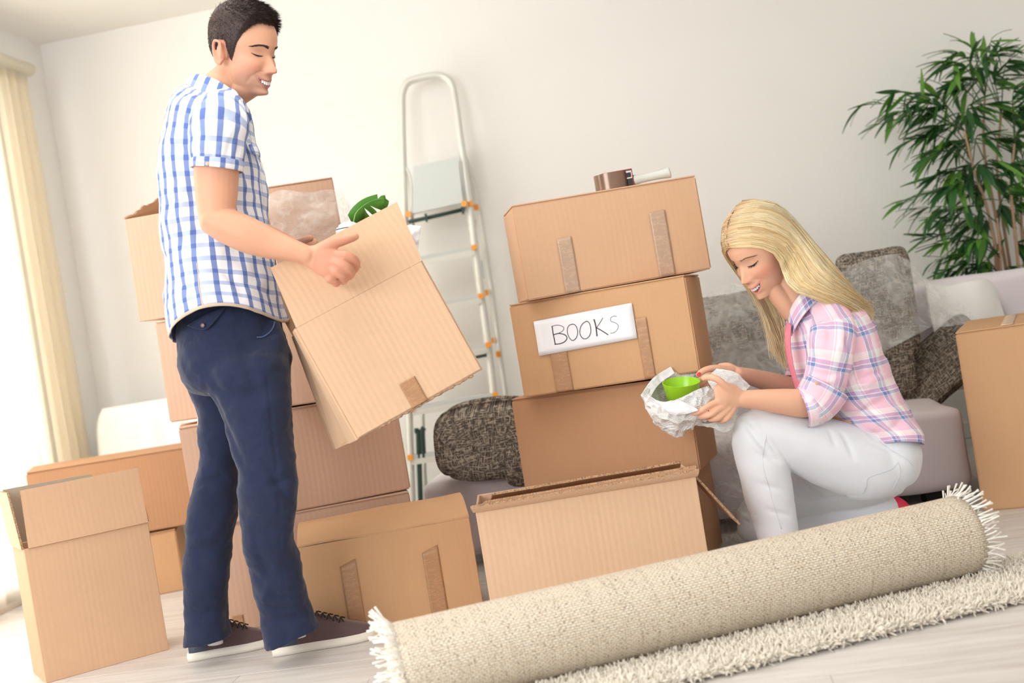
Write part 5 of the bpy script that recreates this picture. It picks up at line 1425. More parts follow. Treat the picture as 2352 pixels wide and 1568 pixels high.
# near sleeve with a turned-up cuff
def sleeve(name, C_, rad, mat, parent, nl=50, nth=64, wr=.004, seed=0, off=(0, 0), ref=(0, 1, 0), fold=None, wsc=(12, 12, 16)):
    C_ = catmull(C_, nl); rd = catmull(rad, nl); V, UV = [], []; T = np.gradient(C_, axis=0); vl = 0
    circ = 2 * math.pi * rd.mean()
    for i in range(nl):
        t = nrm(T[i]); b = nrm(np.asarray(ref) - t * np.dot(ref, t)); a_ = np.cross(t, b)
        if i: vl += np.linalg.norm(C_[i] - C_[i - 1])
        for k in range(nth + 1):
            w = 2 * math.pi * k / nth; V.append(C_[i] + a_ * math.cos(w) * rd[i][0] + b * math.sin(w) * rd[i][1]); UV.append((k / nth * circ + off[0], vl + off[1]))
    V = np.array(V); F = gridF(nth + 1, nl); N = vnormals(V, F)
    for i in range(nl): N[i * (nth + 1)] = N[i * (nth + 1) + nth] = nrm(N[i * (nth + 1)] + N[i * (nth + 1) + nth])
    N *= np.sign(((V - np.repeat(C_, nth + 1, axis=0)) * N).sum(1))[:, None]; V = V + N * (fnoise(V, wsc, seed, 3) * wr)[:, None]
    if fold: V = fold(V, N)
    o = obj(name, V, F, mat, parent, uv=UV); solid(o, .0016, -1); return o, V
def sl_fold(V, N):
    for pts, d, w in ([(455, 285), (446, 330), (450, 365)], .007, .009), ([(545, 290), (556, 330), (540, 368)], .007, .009), ([(475, 365), (490, 345), (492, 320)], .005, .007), ([(520, 368), (528, 340), (540, 310)], .005, .008), ([(500, 270), (530, 262), (555, 275)], .004, .008):
        V = crease_px(V, N, pts, d, w, .012)
    return V
sl, _v = sleeve('sleeve', [P(525, 232, YM - .105), P(512, 258, YM - .150), P(505, 290, YA + .010), P(502, 330, YA), P(499, 372, YA)], [(.030, .040), (.058, .064), (.072, .070), (.067, .067), (.061, .062)], MT['plaid_blue'], shirt, seed=4, wr=.005, fold=sl_fold, off=(.005, .022))
cf, _v = sleeve('cuff', [P(499.5, 368, YA), P(499, 377, YA), P(498, 390, YA)], [(.0635, .0645), (.0645, .0655), (.0635, .0645)], MT['plaid_blue'], shirt, nl=8, seed=5, wr=.001, off=(.02, .04))
sl2, _v = sleeve('sleeve', [P(525, 232, YM + .105), P(512, 258, YM + .150), P(510, 290, YM + .195), P(508, 330, YM + .20), P(505, 385, YM + .21)], [(.030, .040), (.058, .064), (.068, .068), (.066, .066), (.062, .062)], MT['plaid_blue'], shirt, seed=6)
def button(name, c, n, r, mat, parent):
    n = nrm(n); V, F, _ = tube([c, c + n * .0022, c + n * .003], [r, r, r * .7], 16, ref=(.1, .2, 1)); return obj(name, V, F, mat, parent, auto=40)
button('button', P(476.5, 376, YA - .0660), (-.1, -1, .05), .0048, MT['button_cream'], shirt)
# collar: stand and turned-down leaf
cpts = [(574, 262, 3.235), (560, 240, 3.205), (530, 212, 3.19), (495, 190, 3.195), (462, 178, 3.215), (441, 176, 3.27), (450, 182, 3.33), (490, 196, 3.352), (535, 222, 3.34), (572, 256, 3.305)]
inner = np.array([P(*p) for p in cpts]); outp = [(568, 292, 3.200), (552, 282, 3.165), (520, 252, 3.15), (480, 226, 3.155), (446, 208, 3.185), (424, 198, 3.27), (440, 204, 3.36), (482, 222, 3.395), (530, 252, 3.38), (568, 284, 3.335)]
outer = np.array([P(*p) for p in outp]); topc = inner + (inner - outer) * .10 + UP * .004
V, F, uv = sheet([inner + UP * -.016, topc, (inner * .45 + outer * .55) + UP * .004, outer], 80, 16, .0012, 20, 3.0)
o = obj('collar', V, F, MT['plaid_blue'], shirt, uv=np.stack([uv[:, 0] * .42, uv[:, 1] * .07 + .01], 1)); solid(o, .0022)
tipc = sheet([[P(571, 258, 3.232), P(577, 262, 3.215)], [P(570, 284, 3.196), P(578, 272, 3.190)]], 8, 8); o = obj('collar_tip', tipc[0], tipc[1], plain('navy_lining', srgb(84, 104, 150), .8), shirt); solid(o, .0015)
button('button', P(568, 261, 3.190), (.3, -1, 0), .0040, MT['button'], shirt)
# chest pocket flap
V, F, uv = sheet([[P(572, 332, 3.150), P(584, 330, 3.20), P(589, 334, 3.24)], [P(577, 345, 3.140), P(590, 345, 3.19), P(596, 349, 3.235)], [P(582, 353, 3.140), P(592, 356, 3.185), P(598, 362, 3.235)]], 14, 10); o = obj('pocket_flap', V, F, MT['plaid_blue'], shirt, uv=uv * .06); solid(o, .003)

# trousers
tb = Body()
def ring_loft(rings, n=60, seg=48, exp=2.3):
    Q = []
    for (fx, fy), (bx, by), w, Yc in rings: f, b = P(fx, fy, Yc), P(bx, by, Yc); Q.append(np.concatenate([(f + b) / 2, (f - b) / 2, [w, 0, 0]]))
    Q = catmull(np.array(Q), n); V = []
    for q in Q:
        for a in np.linspace(0, 2 * math.pi, seg, endpoint=False):
            c, s = math.cos(a), math.sin(a); V.append(q[:3] + q[3:6] * math.copysign(abs(c) ** (2 / exp), c) + np.array([0, 1, 0]) * q[6] * math.copysign(abs(s) ** (2 / exp), s))
    F = gridF(seg, n, True); F.append(tuple(range(seg))[::-1]); F.append(tuple((n - 1) * seg + j for j in range(seg))); return np.array(V), F
tb.add(*ring_loft([((628, 690), (415, 715), .130, 3.27), ((644, 745), (414, 790), .150, 3.27), ((661, 800), (420, 850), .170, 3.27), ((664, 850), (440, 895), .160, 3.27), ((666, 890), (470, 905), .12, 3.26)]))
tb.add(*ring_loft([((640, 740), (490, 760), .030, 3.21), ((656, 800), (455, 825), .084, 3.19), ((667, 860), (468, 872), .098, 3.18), ((669, 940), (502, 935), .092, 3.17), ((674, 1020), (532, 1020), .084, 3.16), ((683, 1100), (547, 1100), .078, 3.15), ((681, 1150), (549, 1155), .074, 3.155),
                   ((676, 1210), (556, 1220), .070, 3.17), ((688, 1290), (573, 1300), .068, 3.19), ((702, 1360), (588, 1375), .068, 3.20), ((718, 1404), (600, 1430), .069, 3.21), ((736, 1440), (612, 1488), .071, 3.215)]))
tb.add(*ring_loft([((560, 740), (450, 750), .03, 3.33), ((600, 800), (414, 810), .080, 3.36), ((600, 860), (425, 870), .095, 3.37), ((580, 930), (450, 925), .088, 3.375), ((560, 1010), (457, 1010), .080, 3.375), ((547, 1080), (460, 1075), .076, 3.37), ((545, 1150), (438, 1145), .074, 3.365),
                   ((538, 1220), (428, 1225), .070, 3.365), ((528, 1300), (424, 1310), .068, 3.365), ((520, 1380), (427, 1390), .067, 3.365), ((523, 1430), (425, 1440), .067, 3.365), ((530, 1458), (421, 1486), .068, 3.365)]))
tv, tf = remesh(np.vstack(tb.V), tb.F, .0048, 3); TN = vnormals(tv, tf)
tv = tv + TN * (fnoise(tv, (8, 8, 12), 1.0, 3) * .0085)[:, None]
for pts, dpt, w in ([[(470, 850, 3.1), (505, 900, 3.09), (600, 905, 3.08)], .012, .016], [[(480, 900, 3.1), (520, 1000, 3.09), (560, 1080, 3.09)], .010, .015], [[(560, 1080, 3.08), (620, 1110, 3.07), (680, 1090, 3.1)], .008, .014], [[(610, 1060, 3.08), (650, 1130, 3.08), (682, 1160, 3.1)], .010, .014],
                    [[(590, 1330, 3.12), (640, 1370, 3.12), (705, 1365, 3.15)], .008, .012], [[(600, 1390, 3.12), (650, 1400, 3.12), (712, 1390, 3.15)], .009, .011], [[(610, 1430, 3.13), (660, 1420, 3.13), (718, 1415, 3.15)], .008, .010], [[(440, 1120, 3.29), (490, 1100, 3.29), (545, 1110, 3.3)], .008, .013],
                    [[(430, 1400, 3.3), (470, 1410, 3.3), (520, 1395, 3.3)], .006, .012], [[(580, 1210, 3.1), (600, 1290, 3.11), (640, 1340, 3.12)], .006, .014], [[(590, 1400, 3.12), (620, 1340, 3.12), (650, 1260, 3.11)], -.005, .012], [[(560, 780, 3.09), (575, 860, 3.08), (600, 940, 3.08)], .006, .02],
                    [[(603, 708, 3.10), (612, 850, 3.09), (628, 1000, 3.09), (642, 1150, 3.1), (646, 1280, 3.12), (668, 1420, 3.15)], .0028, .0045]):
    tv = crease_px(tv, TN, [p[:2] for p in pts], dpt, w)
trs = obj('trousers', tv, tf, MT['navy'], man)
# pocket seam, pocket flap and its button
m = MB(); bvh_pts = tv
def on_cloth(x, y, Y0, lift=.002):
    """surface point nearest the camera along the pixel ray"""
    a = P(x, y, 1.0) - np.array([0, 0, CAMH]); a = nrm(a); rel = tv - np.array([0, 0, CAMH]); t = rel @ a; d = np.linalg.norm(rel - t[:, None] * a, axis=1); k = np.where(d < .0065)[0]
    if len(k) == 0: return P(x, y, Y0)
    return P(x, y, float(tv[k[np.argmin(t[k])]][1]) - lift)
MT['navy_dark'] = cloth('navy_seam', srgb(40, 50, 82)); MT['navy_lite'] = plain('navy_piping', srgb(92, 110, 156), .8)
m.tube(np.array([on_cloth(*p, 3.12) for p in catmull([(631, 738), (628, 750), (620, 762), (604, 773), (590, 774)], 24)]), [.0012] * 24, 5); m.build('pocket_seam', MT['navy_lite'], trs)
ctrl = [[on_cloth(430, 748, 3.12, .004), on_cloth(470, 724, 3.1, .005), on_cloth(517, 703, 3.1, .005)], [on_cloth(446, 754, 3.12, .006), on_cloth(485, 738, 3.1, .007), on_cloth(515, 709, 3.1, .006)], [on_cloth(464, 758, 3.1, .006), on_cloth(480, 752, 3.1, .006), on_cloth(513, 715, 3.1, .005)]]
V, F, uv = sheet(ctrl, 14, 8); o = obj('back_pocket_flap', V, F, MT['navy'], trs); solid(o, .003)
button('button', on_cloth(466, 747, 3.1, .010), (-.2, -1, .1), .0055, MT['button'], trs)

# shoes
MT['suede'] = plain('brown_suede', srgb(96, 74, 74), .9, var=.12, vscale=30, bump=.3, bscale=300, sheen=.3)
MT['heel'] = plain('navy_heel_leather', srgb(58, 64, 80), .5, var=.1, vscale=40)
MT['sole'] = plain('off_white_sole', srgb(240, 232, 218), .6)
MT['lace'] = plain('black_lace', srgb(34, 30, 34), .7)
MT['sock'] = plain('white_sock', srgb(232, 232, 236), .9)
def shoe(heel, toe, w=.046, mats=('suede', 'heel', 'sole'), hgt=.095, lace=True):
    heel, toe = np.array(heel), np.array(toe); L = float(np.linalg.norm(toe - heel)); ax = nrm(toe - heel); sd = nrm(np.cross(UP, ax)); g = thing_part = None
    prof = [(0, .030, .062), (.06, .036, hgt * .86), (.16, .037, hgt * 1.0), (.30, .036, hgt * 1.06), (.42, .038, hgt * 1.0), (.55, .043, hgt * .84), (.70, .046, hgt * .64), (.85, .041, hgt * .50), (.95, .028, hgt * .38), (1.0, .010, hgt * .26)]
    pr = np.array(prof); n = 60; tt = np.linspace(0, 1, n); tt = .5 - .5 * np.cos(tt * math.pi) * .98
    W_ = np.interp(tt, pr[:, 0], pr[:, 1]) * w / .046; Hh = np.interp(tt, pr[:, 0], pr[:, 2]); seg = 32; V = []
    for t, ww, hh in zip(tt, W_, Hh):
        for k in range(seg):
            a = 2 * math.pi * k / seg; c, s = math.cos(a), math.sin(a); yy = math.copysign(abs(c) ** .75, c) * ww * (1 - .28 * max(0, s)); zz = .020 + (hh - .020) * max(0, s) ** .8 if s > 0 else .020 + .008 * s
            V.append(heel + ax * t * L + sd * yy + UP * zz)
    F = gridF(seg, n, True); F.append(tuple(range(seg))[::-1]); F.append(tuple((n - 1) * seg + j for j in range(seg)))
    r = obj('shoe', V, F, None, man if mats[0] == 'suede' else woman, mats=[MT[mats[0]], MT[mats[1]]], midx=[1 if (f[0] // seg) < 19 and min(f) >= 0 and np.mean([V[i][2] for i in f]) < .075 else 0 for f in F])
    V = []
    for z in (0.001, .010, .022, .024):
        for k in range(72):
            t = k / 36 if k < 36 else 2 - k / 36; s_ = 1 if k < 36 else -1; t2 = .5 - .5 * math.cos(t * math.pi); ww = np.interp(t2, pr[:, 0], pr[:, 1]) * w / .046 + (.0045 if z < .024 else -.004); ex = .004
            V.append(heel - ax * ex + ax * t2 * (L + 2 * ex) + sd * s_ * ww * (1 if 0 < t2 < 1 else .6) + UP * z)
    F = gridF(72, 4, True); F.append(tuple(range(72))[::-1]); F.append(tuple(3 * 72 + j for j in range(72)))
    obj('sole', V, F, MT[mats[2]], r)
    if lace:
        for i in range(5):
            t = .44 + i * .055; hh = float(np.interp(t, pr[:, 0], pr[:, 2])); c = heel + ax * t * L + UP * (hh + .0025)
            m = MB()
            for s_ in (1, -1): m.tube(catmull([c - sd * .024 * s_ - UP * .007, c - UP * -.001 + ax * .004, c + sd * .024 * s_ - UP * .007 + ax * .012], 10), [.0019] * 10, 6)
            m.build('lace', MT['lace'], r)
    return r
sh1 = shoe(PZ(626, 1512, 0) + np.array([.0, .046, 0]), PZ(862, 1470, 0) + np.array([0.002, .046, 0]))
sh2 = shoe(PZ(428, 1524, 0) + np.array([.0, .046, 0]), PZ(628, 1484, 0) + np.array([-.002, .040, 0]))
for c, Y in (((500, 1462), 3.37), ((690, 1445), 3.22)):
    a = P(c[0] - 14, c[1] - 60, Y + .014); b = P(c[0] - 8, c[1], Y + .014); V, F, _ = tube([a, b, b - UP * .02], [.023, .023, .021], 24); obj('sock', V, F, MT['sock'], man)
_P0 = P
def P(x, y, Y): return _P0(x, y, Y - .09)
def PZ(x, y, z):
    q = _P0(x, y, 1.0); return _P0(x, y, (CAMH - z) / (CAMH - q[2]))
# ================================================================= the woman
YW = 3.62
woman = thing('person', 'blonde person kneeling in pink plaid shirt and white jeans holding newspaper', 'person', P(1840, 1260, YW) * (1, 1, 0))
hv, hf, surf, mouth, hgrid = make_head(True, ear=False)
yaw = math.radians(30); AW = axes_head((-math.cos(yaw), -math.sin(yaw), 0), math.radians(28), math.radians(-4)); HS = 1.06
eye_l = np.array([.078, .031, 0]); OW = P(1722, 608, YW - .085) - (eye_l * HS) @ AW
toW = lambda v: OW + (np.asarray(v) * HS) @ AW
bd = Body(); bd.add(toW(hv), hf)
bd.limb([P(1878, 740, YW), P(1845, 705, YW), toW((-.020, 0, -.075)), toW((-.014, 0, -.030))], [(.066, .085), (.047, .050), (.046, .047), (.05, .05)], 28, n=24)
bd.limb([toW((.028, 0, -.085)), P(1822, 715, YW)], [(.028, .034), (.034, .036)], 20, n=8)
bd.limb([P(1880, 745, YW), P(1905, 800, YW), P(1935, 880, YW), P(1985, 970, YW), P(2025, 1050, YW)], [(.07, .12), (.09, .13), (.085, .12), (.10, .13), (.10, .13)], 24, n=30)
YN = 3.47
el_w = P(1884, 926, YN)
bd.limb([P(1915, 755, YW - .13), P(1910, 800, YN), P(1903, 870, YN), el_w], [(.044, .044), (.045, .045), (.040, .040), (.035, .035)], 22, n=20)
ww_ = P(1702, 916, 3.445)
bd.limb([P(1874, 922, YN), P(1845, 926, YN), P(1800, 922, 3.46), P(1745, 918, 3.45), ww_], [(.034, .034), (.040, .036), (.036, .034), (.029, .028), (.0235, .026)], 22, n=26, ref=(0, 1, 0))
# far arm
bd.limb([P(1880, 760, YW + .14), P(1865, 820, YW + .17), P(1850, 870, YW + .17), P(1845, 900, YW + .16)], [(.042, .042), (.040, .040), (.036, .036), (.033, .033)], 20, n=18)
bd.limb([P(1845, 898, YW + .16), P(1790, 884, YW + .12), P(1735, 868, YW + .06), P(1690, 858, 3.60)], [(.034, .034), (.033, .032), (.026, .026), (.021, .024)], 20, n=22)
# near hand around the paper bundle
bd.limb([ww_, P(1684, 912, 3.435), P(1665, 908, 3.425), P(1648, 912, 3.42)], [(.024, .022), (.034, .017), (.037, .015), (.033, .012)], 22, n=18, rc=.6)
fw_ = [([P(1662, 925, 3.425), P(1640, 926, 3.415), P(1618, 938, 3.405), P(1602, 947, 3.41), P(1588, 951, 3.42)], .0082), ([P(1668, 932, 3.428), P(1650, 940, 3.415), P(1633, 951, 3.405), P(1617, 956, 3.412), P(1606, 957, 3.425)], .0083), \
       ([P(1676, 936, 3.43), P(1662, 949, 3.42), P(1649, 960, 3.412), P(1635, 963, 3.42), P(1626, 961, 3.435)], .0079), ([P(1686, 936, 3.435), P(1678, 950, 3.428), P(1667, 963, 3.42), P(1656, 966, 3.428), P(1648, 964, 3.44)], .0070), \
       ([P(1692, 905, 3.43), P(1668, 888, 3.415), P(1648, 871, 3.41), P(1630, 866, 3.42), P(1616, 869, 3.435)], .0092)]
for pts, r in fw_: bd.limb(pts, [r * 1.2, r * 1.15, r * 1.08, r, r * .8], 14, n=26, rc=.9)
# far hand: fingers behind the paper, thumb on the rim
bd.limb([P(1692, 858, 3.60), P(1672, 856, 3.60), P(1652, 856, 3.60)], [(.021, .018), (.030, .015), (.028, .012)], 18, n=12)
bd.limb([P(1680, 850, 3.59), P(1650, 846, 3.57), P(1628, 847, 3.555), P(1613, 853, 3.545), P(1604, 861, 3.54)], [.012, .0115, .0098, .0092, .0078], 14, n=24, rc=.9)
for k in range(4): bd.limb([P(1655, 852 + 9 * k, 3.60), P(1630, 858 + 12 * k, 3.605), P(1608, 872 + 12 * k, 3.60), P(1590, 885 + 11 * k, 3.58)], [.0088, .0086, .0080, .0070], 12, n=18)
# leg cores
bd.limb([P(2020, 1060, 3.54), P(1900, 1050, 3.53), P(1740, 1010, 3.52)], [.07, .07, .045], 20, n=20)
bd.limb([P(1735, 1015, 3.52), P(1760, 1120, 3.51), P(1787, 1270, 3.50)], [.045, .045, .03], 20, n=20)
bd.limb([P(2020, 1070, 3.74), P(1880, 1110, 3.76), P(1750, 1180, 3.78)], [.07, .065, .045], 20, n=20)
bd.limb([P(1750, 1200, 3.78), P(1900, 1190, 3.76), P(2020, 1165, 3.74)], [.04, .04, .03], 20, n=20)
vw, fw2 = remesh(np.vstack(bd.V), bd.F, .0028, 2)
BW = np.array(srgb(236, 184, 154))
C = paint(vw, OW, AW, HS, mouth, BW, (.72, .22, .24), (.16, .03, .03), np.array(srgb(232, 138, 118)), 0)
obj('body', vw, fw2, MT['skin'], woman, col=C)
face_bits(woman, surf, mouth, OW, AW, HS, True, None, MT['brow_blonde'])
def nail(name, c, ax, nn, L, W2, mat):
    ax, nn = nrm(ax), nrm(nn); sd = np.cross(ax, nn); V, F = blob((0, 0, 0), (1, 1, 1), 10, 0, 0); V = np.array(V); return obj(name, c + V[:, :1] * ax * L + V[:, 1:2] * sd * W2 + V[:, 2:] * nn * .0016, F, mat, woman)
nail('fingernail', P(1605, 859, 3.531), P(1600, 863, 3.53) - P(1612, 853, 3.54), (-.2, -1, .2), .0085, .0060, MT['nail_red'])
nail('fingernail', P(1617, 864, 3.430), P(1612, 866, 3.43) - P(1624, 862, 3.42), (-.1, -.6, .8), .0060, .0045, plain('natural_nail', srgb(240, 190, 176), .3))

# long straight hair in locks
def hair_part(name, guides, n, k=26, thick=.012, rad=.0011, seed=0, sheet_in=.006, cols=None, tipj=.012):
    rg = np.random.default_rng(seed); G = []
    for g in guides:
        c = catmull(g, 80)
        for _ in range(60): c[1:-1] = c[1:-1] * .5 + (c[:-2] + c[2:]) * .25
        a_ = np.concatenate([[0], np.cumsum(np.linalg.norm(np.diff(c, axis=0), axis=1))]); q_ = np.linspace(0, a_[-1], k)
        G.append(np.stack([np.interp(q_, a_, c[:, i]) for i in range(3)], 1))
    G = np.array(G); m = len(G)
    # under-sheet gives the mass
    gg = np.array([catmull(G[:, j], 40) for j in range(k)]).transpose(1, 0, 2)
    t = np.clip(rg.random(n) * (m - 1), 0, m - 1.001); lock = rg.integers(0, 90, n); lo = rg.normal(0, 1, (90, 3)); lph = rg.random(90) * 6.28
    t = np.clip((lock / 90) * (m - 1) + rg.normal(0, .045 * (m - 1), n), 0, m - 1.001); i0 = t.astype(int); f = (t - i0)[:, None, None]
    a = G[np.maximum(i0 - 1, 0)]; b = G[i0]; c = G[i0 + 1]; d = G[np.minimum(i0 + 2, m - 1)]
    Pn = .5 * (2 * b + (c - a) * f + (2 * a - 5 * b + 4 * c - d) * f * f + (3 * b - a - 3 * c + d) * f ** 3)
    w = np.linspace(0, 1, k)[None, :, None]
    Pn = Pn + (lo[lock] * .0020)[:, None, :] * np.sin(w * math.pi * .9 + .3) + rg.normal(0, .0012, (n, 1, 3)) + np.stack([np.sin(w[..., 0] * 7 + lph[lock][:, None]) * .0012 * w[..., 0]] * 3, 2) + rg.normal(0, tipj, (n, 1, 3)) * w ** 3 * np.array([.5, .6, 1.0])
    depth = rg.random((n, 1, 1)) * thick
    cen = OW + np.array([0, 0, -.01]); nn = Pn - cen; nn[..., 2] *= .4; nn /= np.linalg.norm(nn, axis=2)[..., None]
    Pn = Pn - nn * depth * np.sin(np.clip(w * 1.2 + .15, 0, 1) * math.pi * .5)
    rr = rad * (1 - .55 * np.linspace(0, 1, k) ** 3); V, F = strands_mesh(Pn, rr)
    base = np.array(srgb(253, 224, 172)); cc = np.empty((n, k, 3, 3)); lk = rg.random(90)[lock][:, None, None, None]
    warm = np.array(srgb(240, 204, 146)); pale = np.array(srgb(255, 240, 208)); root = np.array(srgb(200, 156, 108))
    cc[:] = base; cc = cc * (1 - .6 * (lk < .3)) + warm * (.6 * (lk < .3)); cc = cc * (1 - .6 * (lk > .6)) + pale * (.6 * (lk > .6))
    rw = np.exp(-(np.linspace(0, 1, k) / .05) ** 2)[None, :, None, None] * .55; cc = cc * (1 - rw) + root * rw
    cc = cc * (1 + rg.normal(0, .06, (n, 1, 1, 1)))
    o = obj(name, V, F, MT['hair_blonde'], woman, col=np.clip(cc.reshape(-1, 3), 0, 1)); tag(o, kind='stuff')
    c2 = OW + np.array([0, 0, -.01]); S_ = gg.reshape(-1, 3); q = S_ - c2; q[:, 2] *= .4; q /= np.linalg.norm(q, axis=1)[:, None]; S_ = S_ - q * sheet_in
    o2 = obj('hair_underlayer', S_, gridF(k, 40), MT['hair_blonde'], o, col=np.tile(np.array(srgb(240, 210, 158)), (len(S_), 1)))
    return o
HL = lambda x, y, z: toW((x, y, z))
near = [
    [HL(.088, -.003, .068), HL(.080, .030, .060), HL(.060, .058, .046), HL(.030, .078, .020), HL(.006, .086, -.030), P(1806, 665, 3.47), P(1850, 672, 3.445), P(1905, 690, 3.46), P(1955, 712, 3.50), P(1990, 738, 3.54)],
    [HL(.084, -.003, .088), HL(.066, .040, .088), HL(.036, .070, .066), HL(.004, .088, .022), HL(-.030, .092, -.030), P(1838, 655, 3.455), P(1890, 668, 3.45), P(1940, 692, 3.47), P(1975, 712, 3.51), P(1996, 728, 3.55)],
    [HL(.062, -.003, .112), HL(.040, .044, .110), HL(.008, .076, .086), HL(-.026, .090, .036), HL(-.056, .090, -.016), P(1868, 632, 3.47), P(1912, 656, 3.47), P(1950, 684, 3.49), P(1980, 708, 3.53), P(1999, 724, 3.57)],
    [HL(.028, -.003, .130), HL(.004, .044, .126), HL(-.030, .074, .100), HL(-.060, .084, .052), HL(-.086, .078, .000), P(1886, 606, 3.50), P(1925, 644, 3.51), P(1957, 678, 3.53), P(1982, 704, 3.56), P(1999, 722, 3.59)],
    [HL(-.004, -.003, .136), HL(-.032, .036, .130), HL(-.066, .056, .104), HL(-.094, .060, .056), HL(-.112, .050, .006), P(1896, 590, 3.55), P(1930, 634, 3.55), P(1958, 674, 3.57), P(1980, 702, 3.59), P(1996, 722, 3.62)],
    [HL(-.030, -.003, .134), HL(-.062, .020, .122), HL(-.094, .028, .090), HL(-.116, .026, .040), HL(-.126, .020, -.010), P(1896, 590, 3.60), P(1928, 634, 3.60), P(1954, 674, 3.61), P(1974, 702, 3.62), P(1990, 722, 3.64)],
    [HL(-.034, -.004, .134), HL(-.066, -.020, .118), HL(-.098, -.040, .084), HL(-.114, -.052, .030), HL(-.116, -.060, -.020), P(1884, 606, 3.68), P(1915, 645, 3.68), P(1940, 680, 3.68), P(1960, 705, 3.68), P(1975, 724, 3.68)]]
hair_part('hair', near, 7200, k=16, thick=.012, rad=.00085, seed=1, sheet_in=.007)
farh = [
    [HL(.088, .004, .068), HL(.084, -.030, .056), HL(.070, -.058, .034), HL(.050, -.078, -.004), HL(.036, -.088, -.060), P(1745, 700, 3.74), P(1765, 755, 3.74), P(1778, 800, 3.74)],
    [HL(.078, .004, .094), HL(.062, -.044, .084), HL(.040, -.072, .052), HL(.020, -.088, .004), HL(.006, -.092, -.060), P(1762, 715, 3.76), P(1785, 770, 3.75), P(1797, 818, 3.74)],
    [HL(.046, .004, .122), HL(.024, -.050, .108), HL(.000, -.080, .066), HL(-.018, -.092, .010), HL(-.026, -.092, -.060), P(1782, 720, 3.76), P(1800, 775, 3.75), P(1806, 825, 3.74)],
    [HL(.008, .004, .134), HL(-.018, -.050, .118), HL(-.044, -.078, .070), HL(-.060, -.084, .012), HL(-.064, -.080, -.060), P(1806, 715, 3.74), P(1813, 770, 3.73), P(1812, 815, 3.72)],
    [HL(-.030, .004, .132), HL(-.058, -.040, .112), HL(-.088, -.062, .064), HL(-.100, -.066, .006), HL(-.096, -.062, -.060), P(1822, 712, 3.72), P(1824, 755, 3.72), P(1818, 790, 3.72)]]
hair_part('hair', farh, 3000, k=14, thick=.012, rad=.00085, seed=2, sheet_in=.006, tipj=.014)

# shirt
def w_hem(a, q):
    s = math.sin(a) ** 2; return np.array([0, 0, .022 * s])
def w_fold(V, N):
    for pts, d, w in ([(1880, 950), (1960, 905), (2040, 885)], .010, .012), ([(1930, 980), (2000, 935), (2060, 905)], .009, .011), ([(1968, 770), (1985, 850), (1955, 920)], .010, .011), ([(2050, 850), (2005, 862), (1965, 880)], .010, .009), ([(2055, 885), (2010, 900), (1970, 930)], .009, .009), \
                     ([(1985, 1000), (2030, 955), (2080, 935)], -.006, .012), ([(1940, 730), (1975, 750), (2000, 790)], .006, .010), ([(1900, 960), (1950, 950), (1990, 970)], .008, .009), ([(2095, 960), (2060, 975), (2040, 1000)], .007, .009):
        V = crease_px(V, N, pts, d, w, .014)
    return V
rings = [((1818, 722), (1890, 662), .070, YW), ((1812, 738), (1925, 676), .110, YW), ((1810, 758), (1965, 700), .150, YW), ((1812, 790), (1996, 740), .168, YW), ((1818, 835), (2016, 796), .168, YW), ((1830, 880), (2034, 845), .160, YW),
         ((1850, 915), (2050, 880), .152, YW), ((1885, 945), (2070, 920), .150, YW), ((1925, 975), (2090, 958), .160, YW), ((1960, 1000), (2104, 990), .172, YW), ((1975, 1018), (2106, 1018), .176, YW)]
wsh, SV, SU, SN, sc_, sr_ = shell('shirt', rings, MT['plaid_pink'], woman, hem=w_hem, wr=.009, seed=12, fold=w_fold, wscale=(10, 10, 12), off=(.03, .02))
def ws_fold(V, N):
    for pts, d, w in ([(1945, 770), (1955, 830), (1940, 890)], .008, .009), ([(1850, 780), (1868, 830), (1850, 870)], .008, .009), ([(1945, 850), (1900, 862), (1860, 850)], .008, .008), ([(1935, 885), (1895, 885), (1855, 875)], .007, .007), ([(1880, 730), (1905, 760), (1900, 800)], .005, .009), ([(1925, 740), (1935, 780), (1920, 820)], -.005, .009):
        V = crease_px(V, N, pts, d, w, .012)
    return V
wsl, _v = sleeve('sleeve', [P(1880, 705, YW - .075), P(1900, 722, YW - .115), P(1912, 752, YN + .025), P(1910, 800, YN), P(1900, 855, YN), P(1888, 905, YN)], [(.030, .030), (.050, .046), (.064, .056), (.064, .060), (.058, .058), (.054, .056)], MT['plaid_pink'], wsh, seed=14, wr=.007, fold=ws_fold, off=(.04, .03))
wcf, _v = sleeve('cuff', [P(1898, 885, YN), P(1884, 910, YN), P(1868, 930, YN), P(1852, 940, YN)], [(.0645, .0665), (.063, .0665), (.058, .062), (.051, .055)], MT['plaid_pink'], wsh, nl=20, seed=15, wr=.003, off=(.01, .05), wsc=(22, 22, 22))
wcf2, _v = sleeve('cuff', [P(1868, 926, YN), P(1856, 934, YN), P(1842, 938, YN)], [(.060, .064), (.057, .061), (.053, .057)], MT['plaid_pink'], wsh, nl=12, seed=16, wr=.002, off=(.05, .01), wsc=(22, 22, 22))
ws2, _v = sleeve('sleeve', [P(1860, 720, YW + .08), P(1870, 745, YW + .125), P(1868, 790, YW + .155), P(1852, 845, YW + .17), P(1835, 885, YW + .16), P(1818, 890, YW + .15)], [(.030, .032), (.050, .050), (.058, .056), (.056, .056), (.050, .052), (.044, .048)], MT['plaid_pink'], wsh, seed=17, wr=.006, off=(.02, .0))
button('button', P(1876, 880, YN - .068), (-.1, -1, .1), .0050, MT['button_cream'], wsh)
cp = [(1812, 738, 3.570), (1818, 712, 3.560), (1838, 682, 3.550), (1872, 660, 3.56), (1892, 654, 3.60), (1890, 656, 3.66), (1860, 670, 3.70), (1830, 700, 3.70), (1812, 732, 3.68)]
